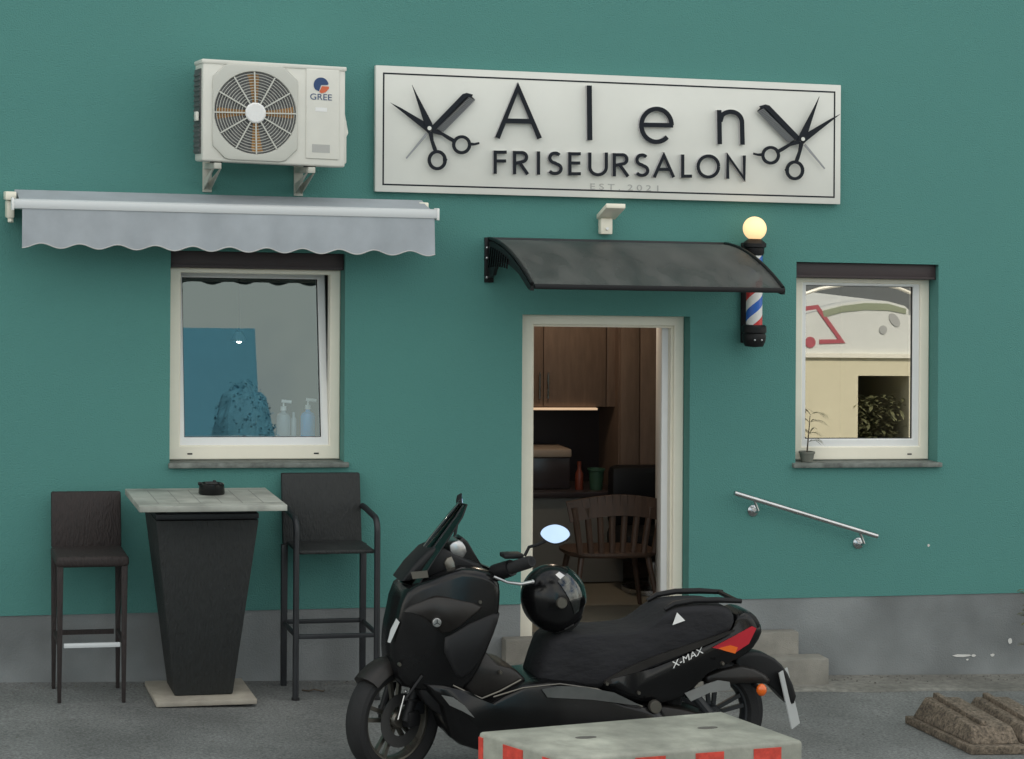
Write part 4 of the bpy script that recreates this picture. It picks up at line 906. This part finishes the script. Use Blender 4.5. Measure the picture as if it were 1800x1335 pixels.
def mirror(c, nrm, stem, name='mirror'):
    nrm = Vector(nrm).normalized(); xx = nrm.cross(Vector((0, 0, 1))).normalized()*-1; yy = xx.cross(nrm)*-1
    if yy.z < 0: yy = -yy
    def out(k, off):
        r = []
        for i in range(32):
            a = 2*math.pi*i/32; ca, sa = math.cos(a), math.sin(a)
            X_ = .073*k*math.copysign(abs(ca)**1.15, ca); Z_ = (.050 if sa > 0 else .046)*k*math.copysign(abs(sa)**(1.0 if sa > 0 else 1.35), sa)
            r.append(c+xx*X_+yy*Z_+nrm*off)
        return r
    h = MB().rings([out(.5, -.03), out(.9, -.022), out(1.06, -.004), out(1.05, .002)]).build(name, M['black'], sc)
    MB().rings([out(.96, .0022), out(.96, .004)]).build('mirror_glass', M['mirror'], h, smooth=20)
    MB().tube(stem+[c-nrm*.025], .008, 8).build('mirror_stem', M['black'], h)
mc = P(976, 940, YC-.36)
mirror(mc, (-.42, -1.0, .52), [P(922, 978, YC-.3), P(930, 962, YC-.3), P(945, 958, YC-.33)])
mc2 = P(813, 886, YC+.3)
mirror(mc2, (.99, -.28, .12), [P(806, 990, YC+.24), P(798, 950, YC+.26), P(806, 905, YC+.29)])
q = P(768, 1095, YC-.23)
b = MB(); R_ = .021
b.lathe((q.x, YC-.231, q.z), [(0, -.004), (R_*.9, -.004), (R_, -.002), (R_, .02), (0, .02)], (0, 1, 0), 24); em = b.build('side_emblem', M['silver'], sc)
b = MB()
for i in range(3):
    a = math.pi/2+2*math.pi*i/3; b.bar((q.x, YC-.2362, q.z), (q.x+R_*.8*math.cos(a), YC-.2362, q.z+R_*.8*math.sin(a)), .004, .0012, (0, 1, 0))
b.build('emblem_mark', M['darkmetal'], em)
p0, p1 = P(1184, 1176, YC-.19), P(1240, 1150, YC-.19)
wt = lambda x: YC-.19*tw(x)-.004; dd = (p1-p0); L = math.hypot(dd.x, dd.z); ex = Vector((dd.x/L, 0, dd.z/L)); ez = Vector((-ex.z, 0, ex.x))
b = text_mesh('X-MAX', .05, lambda p: (p.x, p.y, p.z), .001); kx = L/max(v.x for v in b.v)
def place(p):
    q = p0+ex*p.x*kx+ez*p.y+Vector((p.y*.2, 0, 0)); return (q.x, wt(q.x)-p.z, q.z)
b.xf(place).build('model_lettering', M['whitec'], sc, smooth=0)
sheet([(1182, 1099), (1190, 1077), (1204, 1091)], .186, .003, 'seat_tag', 'whitec')
sheet([(702, 1092), (707, 1098), (699, 1118), (692, 1136), (688, 1135), (693, 1112)], .215, .008, 'headlight', 'lens', wf=nose, both=False)
sheet([(725, 1008), (752, 1004), (754, 1016), (728, 1020)], .19, .004, 'air_intake', 'rim', wf=nose, both=False)
b = MB(); q = P(905, 1322, YC-.2); b.tube([(q.x, YC-.2, q.z+.03), (q.x-.06, YC-.34, SG+.03), (q.x-.07, YC-.37, SG+.012)], [.014, .012, .016], 8); b.build('side_stand', M['darkmetal'], sc)

q = [P(u, v, YC-.2) for u, v in ((846, 1020), (800, 1120), (742, 1188), (712, 1230))]
MB().tube(q[2:]+[Vector(tf(Vector((fcx+.09, YC-.1, fcz+.09))))], .006, 8).build('brake_hose', M['rubber'], sc)
for u, v in ((884, 1186), (1072, 1206), (1128, 1222), (846, 1060), (706, 1172), (1276, 1170)):
    q = P(u, v, YC-.24); wl_ = .222 if u < 860 and v < 1100 else (.2 if u > 1200 else .2)
    MB().lathe((q.x, YC-wl_, q.z), [(0, -.004), (.007, -.004), (.009, 0), (.009, .02), (0, .02)], (0, 1, 0), 10).build('bolt', M['rim'], sc)
p, q = P(1120, 1280, YC-.12), P(1250, 1268, YC-.12); MB().bar((p.x, YC-.12, p.z), (q.x+.03, YC-.12, rcx*0+SG+.264), .05, .075, bev=.012).build('swing_arm', M['darkmetal'], sc)

# helmet hung at the seat front
q = P(972, 1051, YC-.06); hcx, hcy, hcz = q.x, q.y, q.z
t = thing('motorcycle_helmet', 'round black open face helmet with clear visor hanging ahead of the scooter seat', 'helmet', (hcx, hcy, hcz-.15))
b = MB(); n = 40; rs = []
def hp(th_, ph, k=1.0):
    x, y, z = math.cos(ph)*math.cos(th_), math.cos(ph)*math.sin(th_), math.sin(ph)
    k *= 1.07; z2 = z*.155*k*(1.0 if z > 0 else 1.08); s = 1-.16*max(0, -z)**2
    return Vector((x*.150*s*k, y*.135*s*k, z2))
TL = math.radians(-28)
def hrot(p): return Vector((hcx+p.x*math.cos(TL)+p.z*math.sin(TL), hcy+p.y, hcz-p.x*math.sin(TL)*1+p.z*math.cos(TL)))
rs = [[hrot(hp(2*math.pi*j/n, math.radians(-72+162*i/20))) for j in range(n)] for i in range(21)]
b.rings(rs).build('shell', M['blackg'], t, smooth=60)
b = MB(); rs = []
for i in range(9):
    ph = math.radians(-28+62*i/8); rs.append([hrot(hp(math.radians(-75+150*j/16), ph, 1.035)) for j in range(17)])
b.rings([r+[p+(Vector((hcx, hcy, hcz))-p)*.02 for p in r[::-1]] for r in rs]).build('visor', M['screen'], t, smooth=60)
b = MB(); rs = []
for i in range(4):
    rs.append([hrot(hp(2*math.pi*j/n, math.radians(-74+7*i), 1.03)) for j in range(n)])
b.rings(rs).build('edge_trim', M['rubber'], t)
b = MB(); b.lathe(hrot(hp(math.radians(-90), 0, 1.0)), [(0, -.012), (.024, -.012), (.028, -.004), (.028, .02), (0, .02)], (0, 1, 0), 20); b.build('visor_pivot', M['rim'], t)
for (th0, th1, ph0, ph1) in ((-150, -118, -60, -54), (-112, -78, -58, -50), (-176, -164, -44, -20), (-66, -50, 8, 46)):  # silver strips low down; the upper right crescent is a painted sky highlight
    b = MB(); b.rings([[hrot(hp(math.radians(th0+(th1-th0)*j/8), math.radians(ph0+(ph1-ph0)*i/3), 1.012)) for j in range(9)] for i in range(4)], cap=False, closed=False); b.build('highlight_sticker', M['silver'], t)
MB().tube([hrot(hp(math.radians(-100), math.radians(-70), 1.0)), (hcx-.0, hcy-.05, hcz-.19), (hcx+.03, hcy+.02, hcz-.2), hrot(hp(math.radians(100), math.radians(-70), 1.0))], .008, 6).build('chin_strap', M['black'], t)

# ------------------------------------------------------------------ white block with red stripes
HB = .62
fl, br, fr = G(840, 1286, HB), G(1268, 1250, HB), G(1412, 1302, HB); nl = G(992, 1333, HB)
t = thing('barrier_block', 'white painted block with red hazard patches in front of the scooter', 'barrier', ((fl.x+fr.x)/2, (fl.y+fr.y)/2, gz(fl.x)))
zb_ = [gz(p.x)+.002 for p in (nl, fr, br, fl)]; tp = [nl, fr, br, fl]
cen = (fl+fr)/2
o = MB().hexa([(p.x, p.y, z) for p, z in zip(tp, zb_)], [(p.x, p.y, p.z) for p in tp], .016, 3).build('body', M['boxw'], t, smooth=50)
def patch(A, B, t0, t1, d0, d1):
    nrm = Vector(((B-A).y, -(B-A).x, 0)).normalized()
    if nrm.dot(A-cen) < 0: nrm = -nrm
    a, c = A.lerp(B, t0), A.lerp(B, t1); o_ = nrm*.0025; i_ = nrm*-.004
    return MB().hexa([a+Vector((0, 0, -d1))+o_, c+Vector((0, 0, -d1))+o_, c+Vector((0, 0, -d1))+i_, a+Vector((0, 0, -d1))+i_], [a+Vector((0, 0, -d0))+o_, c+Vector((0, 0, -d0))+o_, c+Vector((0, 0, -d0))+i_, a+Vector((0, 0, -d0))+i_]).build('hazard_patch', M['red'], t, smooth=0)
unl = 992
for u0, u1 in ((1010, 1060), (1112, 1164), (1217, 1267), (1321, 1371)): patch(nl, fr, (u0-unl)/(1412-unl), (u1-unl)/(1412-unl), .020, .135)
for u0, u1 in ((1060, 1112), (1164, 1217), (1267, 1321), (1371, 1408)): patch(nl, fr, (u0-unl)/(1412-unl), (u1-unl)/(1412-unl), .137, .25)
for u0, u1 in ((842, 850), (886, 921), (955, 978)): patch(fl, nl, (u0-840)/(unl-840), (u1-840)/(unl-840), .020, .135)
for u0, u1 in ((850, 886), (921, 955)): patch(fl, nl, (u0-840)/(unl-840), (u1-840)/(unl-840), .137, .25)
for u, v in ((1028, 1297), (1242, 1280)):
    p = G(u, v, HB); ex = (fr-nl).normalized(); ey = (fl-nl).normalized(); b = MB()
    for k in range(2): b.rings([[p+ex*((.042-.02*k)*math.cos(s)+.03*k)+ey*(.020-.006*k)*math.sin(s)+Vector((0, 0, z+k*.0006)) for s in [2*math.pi*i/18 for i in range(18)]] for z in (-.002, .0015)])
    b.build('lifting_hole', M['dark'], t)

# ------------------------------------------------------------------ recycled fence foot
t0_ = G(1700, 1300)
t = thing('fence_foot', 'rough brown aggregate base block with two ridged humps on the asphalt', 'base block', (t0_.x, t0_.y, t0_.z))
A, B = G(1590, 1272), G(1707, 1328); C_ = G(1850, 1334); Dv = A-B; E_ = C_+Dv*1.0
def up(p, h): return Vector((p.x, p.y, gz(p.x)+h))
C_ = B+Vector((.62, -.02, 0)); E_ = A+Vector((.62, -.02, 0))
b = MB().hexa([up(B, .001), up(C_, .001), up(E_, .001), up(A, .001)], [up(B, .045), up(C_, .045), up(E_, .045), up(A, .045)], .008)
slab = b.build('slab', M['rubble'], t, smooth=30)
def SB(s, v, h): return up(B+(C_-B)*s+Dv*v, h)
def hump(s0, s1, h):
    i = .05; b = MB()
    b.hexa([SB(s0, .06, .0455), SB(s1, .06, .0455), SB(s1, .95, .0455), SB(s0, .95, .0455)], [SB(s0+i, .14, h*.75), SB(s1-i*.5, .14, h*.75), SB(s1-i, .88, h), SB(s0+i*1.6, .88, h)], .012)
    o = b.build('hump', M['rubble'], t, smooth=30)
    for s in (s0+i*2.4, ):
        MB().bar(SB(s+.06, .16, h*.75+.01), SB(s+.05, .86, h+.012), .035, .03, bev=.006).build('ridge', M['rubble'], o)
hump(.04, .50, .17); hump(.52, .98, .17)

# ------------------------------------------------------------------ plants
random.seed(11)
def blade(b, p, d, L, wd, droop, n=5):
    d = Vector(d).normalized(); side = d.cross(Vector((0, 0, 1)))
    side = side.normalized() if side.length > .01 else Vector((1, 0, 0)); pts = []
    for i in range(n+1):
        k = i/n; c = p+d*L*k+Vector((0, 0, -droop*L*k*k)); h = wd*math.sin(math.pi*(.08+.92*k))*.5+.0006
        pts += [c-side*h, c+side*h]
    b.add(pts, [(2*i, 2*i+1, 2*i+3, 2*i+2) for i in range(n)])
q = P(1416, 808, .07)
zs_ = WR[2]+.007
t = thing('potted_plant', 'small plant with thin drooping leaves in a pale pot on the right window sill', 'plant', (q.x, .07, zs_))
MB().lathe((q.x, .05, zs_), [(0, .001), (.035, .001), (.046, .05), (.05, .052), (.05, .062), (.04, .062), (.036, .05), (0, .048)]).build('pot', M['terracotta'], t)
MB().tube([(q.x, .05, zs_+.05), (q.x+.008, .05, zs_+.14), (q.x+.02, .05, zs_+.28)], [.005, .004, .002], 6).build('stem', M['bark'], t)
b = MB()
for z in (.12, .17, .24, .29):
    for i in range(7): a = random.uniform(-1.2, 1.2); blade(b, Vector((q.x+.03*z/.3, .05, zs_+z)), (math.cos(a), .35*math.sin(a)-.2, .45+.3*random.random()), random.uniform(.08, .15), .013, .75)
b.build('leaves', M['leaf'], t, smooth=0)
q = P(1812, 1180, -.16)
t = thing('dry_weed', 'dry olive weed growing at the foot of the grey plinth', 'plant', (q.x, -.16, gz(q.x)))
b = MB(); MB().tube([(q.x, -.16, gz(q.x)), (q.x-.02, -.16, .3), (q.x-.03, -.16, .48)], [.006, .005, .003], 6).build('stem', M['bark'], t)
for i in range(46):
    z = random.uniform(.05, .5); a = random.uniform(0, 6.28); blade(b, Vector((q.x-.03*z/.48, -.16, z)), (math.cos(a), math.sin(a)*.6, .5), random.uniform(.05, .1), .022, .5)
b.build('leaves', M['leaf'], t, smooth=0)

# ------------------------------------------------------------------ the far side of the street (seen in the window panes)
def refl(u, v, Y, yg, tilt=0, zp=0):
    d = ray(u, v); pn = Vector((0, -math.cos(tilt), math.sin(tilt))); p0 = Vector((0, yg, zp))
    t_ = (p0-CAM).dot(pn)/d.dot(pn); h = CAM+d*t_; r = d-pn*2*d.dot(pn); t_ = (Y-h.y)/r.y; q = h+r*t_
    return Vector((q.x, Y, q.z+SLOPE*q.x))
YG = YF+.036; YK = -13.5
RK = lambda u, v, y=YK: refl(u, v, y, YG)
kx0, kx1 = RK(1330, 600).x, RK(1605, 600).x; kz0 = gz(kx0)-.3
t = thing('garden_kiosk', 'cream kiosk with rounded white fascia and dark doorway across the street', 'kiosk', ((kx0+kx1)/2, YK-1, kz0))
g0, g1, gzt = RK(1508, 700).x, RK(1598, 700).x, RK(1550, 661).z; zm = RK(1520, 629).z
MB().box(kx0, g0, YK-2.5, YK, kz0, zm).build('wall', M['cream'], t)
MB().box(g0, g1, YK-.4, YK, gzt, zm).build('lintel', M['cream'], t)
MB().box(g1, kx1+.02, YK-2.5, YK, kz0, zm).build('wall', M['cream'], t)
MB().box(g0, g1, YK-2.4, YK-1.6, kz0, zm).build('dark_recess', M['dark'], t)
MB().box(kx0-.05, kx1+.05, YK-2.5, YK+.05, zm+.001, zm+.05).build('moulding', M['white'], t)
top_ = [RK(u, v) for u, v in ((1330, 590), (1380, 566), (1440, 546), (1480, 535), (1520, 529), (1560, 530), (1590, 538), (1605, 552))]
b = MB(); b.prism([Vector((p.x, YK, p.z)) for p in top_]+[Vector((kx1, YK, zm+.051)), Vector((kx0, YK, zm+.051))], (0, -2.4, 0)); b.build('fascia', M['signw'], t, smooth=0)
b = MB(); b.tube([RK(u, v, YK+.05) for u, v in ((1405, 520), (1440, 508), (1500, 498), (1545, 498), (1580, 507), (1606, 518))], .022, 8); b.tube([RK(1405, 520, YK+.05), RK(1405, 560, YK+.05)], .02, 8); b.tube([RK(1606, 518, YK+.05), RK(1604, 546, YK+.05)], .02, 8); b.build('arch_bar', M['white'], t)
b = MB(); YE = YK+.006
def RS(u, v): q = RK(u, v); return (q.x, q.z)
b = MB(); pts = [RS(*q) for q in ((1400, 545), (1436, 540), (1479, 600), (1440, 601))]; b.stroke(pts, .055, YK+.012, YK+.002); b.lathe((RS(1424, 602)[0], YK+.006, RS(1424, 602)[1]), [(0, -.004), (.07, -.004), (.07, .008), (0, .008)], (0, 1, 0)); b.build('red_emblem', M['pink'], t, smooth=0)
b = MB(); q = RS(1552, 580); b.lathe((q[0], YK+.006, q[1]), [(0, -.004), (.055, -.004), (.055, .006), (0, .006)], (0, 1, 0)); q = RS(1572, 563)
b.rings([[Vector((q[0]+.05*math.cos(s)-.06*math.sin(s), y, q[1]+.10*math.sin(s)*.8+.03*math.cos(s))) for s in [2*math.pi*i/20 for i in range(20)]] for y in (YK+.002, YK+.010)]); b.build('grey_spot', M['greyprint'], t)
b = MB(); b.prism([Vector((RK(u, v).x, YK+.012, RK(u, v).z)) for u, v in ((1445, 547), (1480, 538), (1520, 533), (1560, 534), (1592, 543), (1592, 552), (1560, 546), (1520, 545), (1480, 549), (1448, 558))], (0, -.010, 0)); b.build('olive_band', M['olive'], t, smooth=0)
wh = MB().box(3, 26, -31, -26, -1.2, 6.2).build('grey_warehouse', M['wareh'], smooth=0); tag(wh, 'long plain grey warehouse behind the cream kiosk', 'warehouse')
t = thing('shrub', 'bushy olive shrub in the dark kiosk doorway across the street', 'shrub', ((g0+g1)/2, YK-.7, kz0))
b = MB(); MB().tube([((g0+g1)/2, YK-.7, kz0), ((g0+g1)/2, YK-.7, kz0+.6)], .03).build('stem', M['bark'], t)
zt_ = RK(1550, 700).z
for i in range(700):
    p = Vector((random.uniform(g0+.03, g1-.03), YK-.25+random.uniform(-.3, .2), random.uniform(kz0+.1, zt_)))
    a = random.uniform(0, 6.28); blade(b, p, (math.cos(a), math.sin(a), random.uniform(-.2, .9)), random.uniform(.08, .2), .05, .4, 3)
b.build('leaves', M['leaf'], t, smooth=0)
# dark house and tree, mirrored in the tilted pane
TI = math.radians(9.6); RT = lambda u, v, y: refl(u, v, y, YF+.05, TI, WL[2]+.09)
YH = -24
hx0, hx1, hz = RT(300, 700, YH).x-2.5, RT(470, 640, YH).x, RT(400, 577, YH).z
t = thing('blue_house', 'flat roofed pale blue house across the street', 'house', (hx0, YH, -.5))
MB().box(hx0, hx1, YH-7, YH, -1, hz-.2).build('wall', M['slate'], t)
MB().box(hx0+.02, hx1-.0, YH-7, YH-.0, hz-.198, hz).build('roof', M['slate'], t)
for i in range(3):
    x = hx0+.8+i*1.7; MB().box(x, x+.9, YH+.002, YH+.03, 2.2, 3.5).build('window', M['dark'], t)
c = RT(445, 735, -20); r = abs(RT(512, 735, -20).x-RT(385, 735, -20).x)/2; zt_ = RT(445, 668, -20).z
t = thing('round_tree', 'dense round blue green tree in front of the pale blue house', 'tree', (c.x, -20, -.3))
MB().tube([(c.x, -20, -.5), (c.x+.05, -20, zt_-1.6)], [.16, .09]).build('trunk', M['bark'], t)
b = MB(); random.seed(4)
kb = MB().sphere((0, 0, 0), 1, 40)
b.add([(c.x+r*.93*q.x*(1+.12*noise.noise(q*3)), -20+r*.93*q.y, zt_-1.3+1.22*q.z*(1+.12*noise.noise(q*3))) for q in kb.v], kb.f)
for i in range(1500):
    th_, ph, rr_ = random.uniform(0, 6.28), math.asin(random.uniform(-1, 1)), random.uniform(.9, 1.02)
    p = Vector((c.x+r*rr_*math.cos(ph)*math.cos(th_), -20+r*rr_*math.cos(ph)*math.sin(th_), zt_-1.3+1.3*rr_*math.sin(ph)))
    blade(b, p, (random.uniform(-1, 1), random.uniform(-1, 1), random.uniform(-.6, 1)), random.uniform(.02, .05), .04, .3, 2)
b.build('crown', M['leafd'], t, smooth=0)
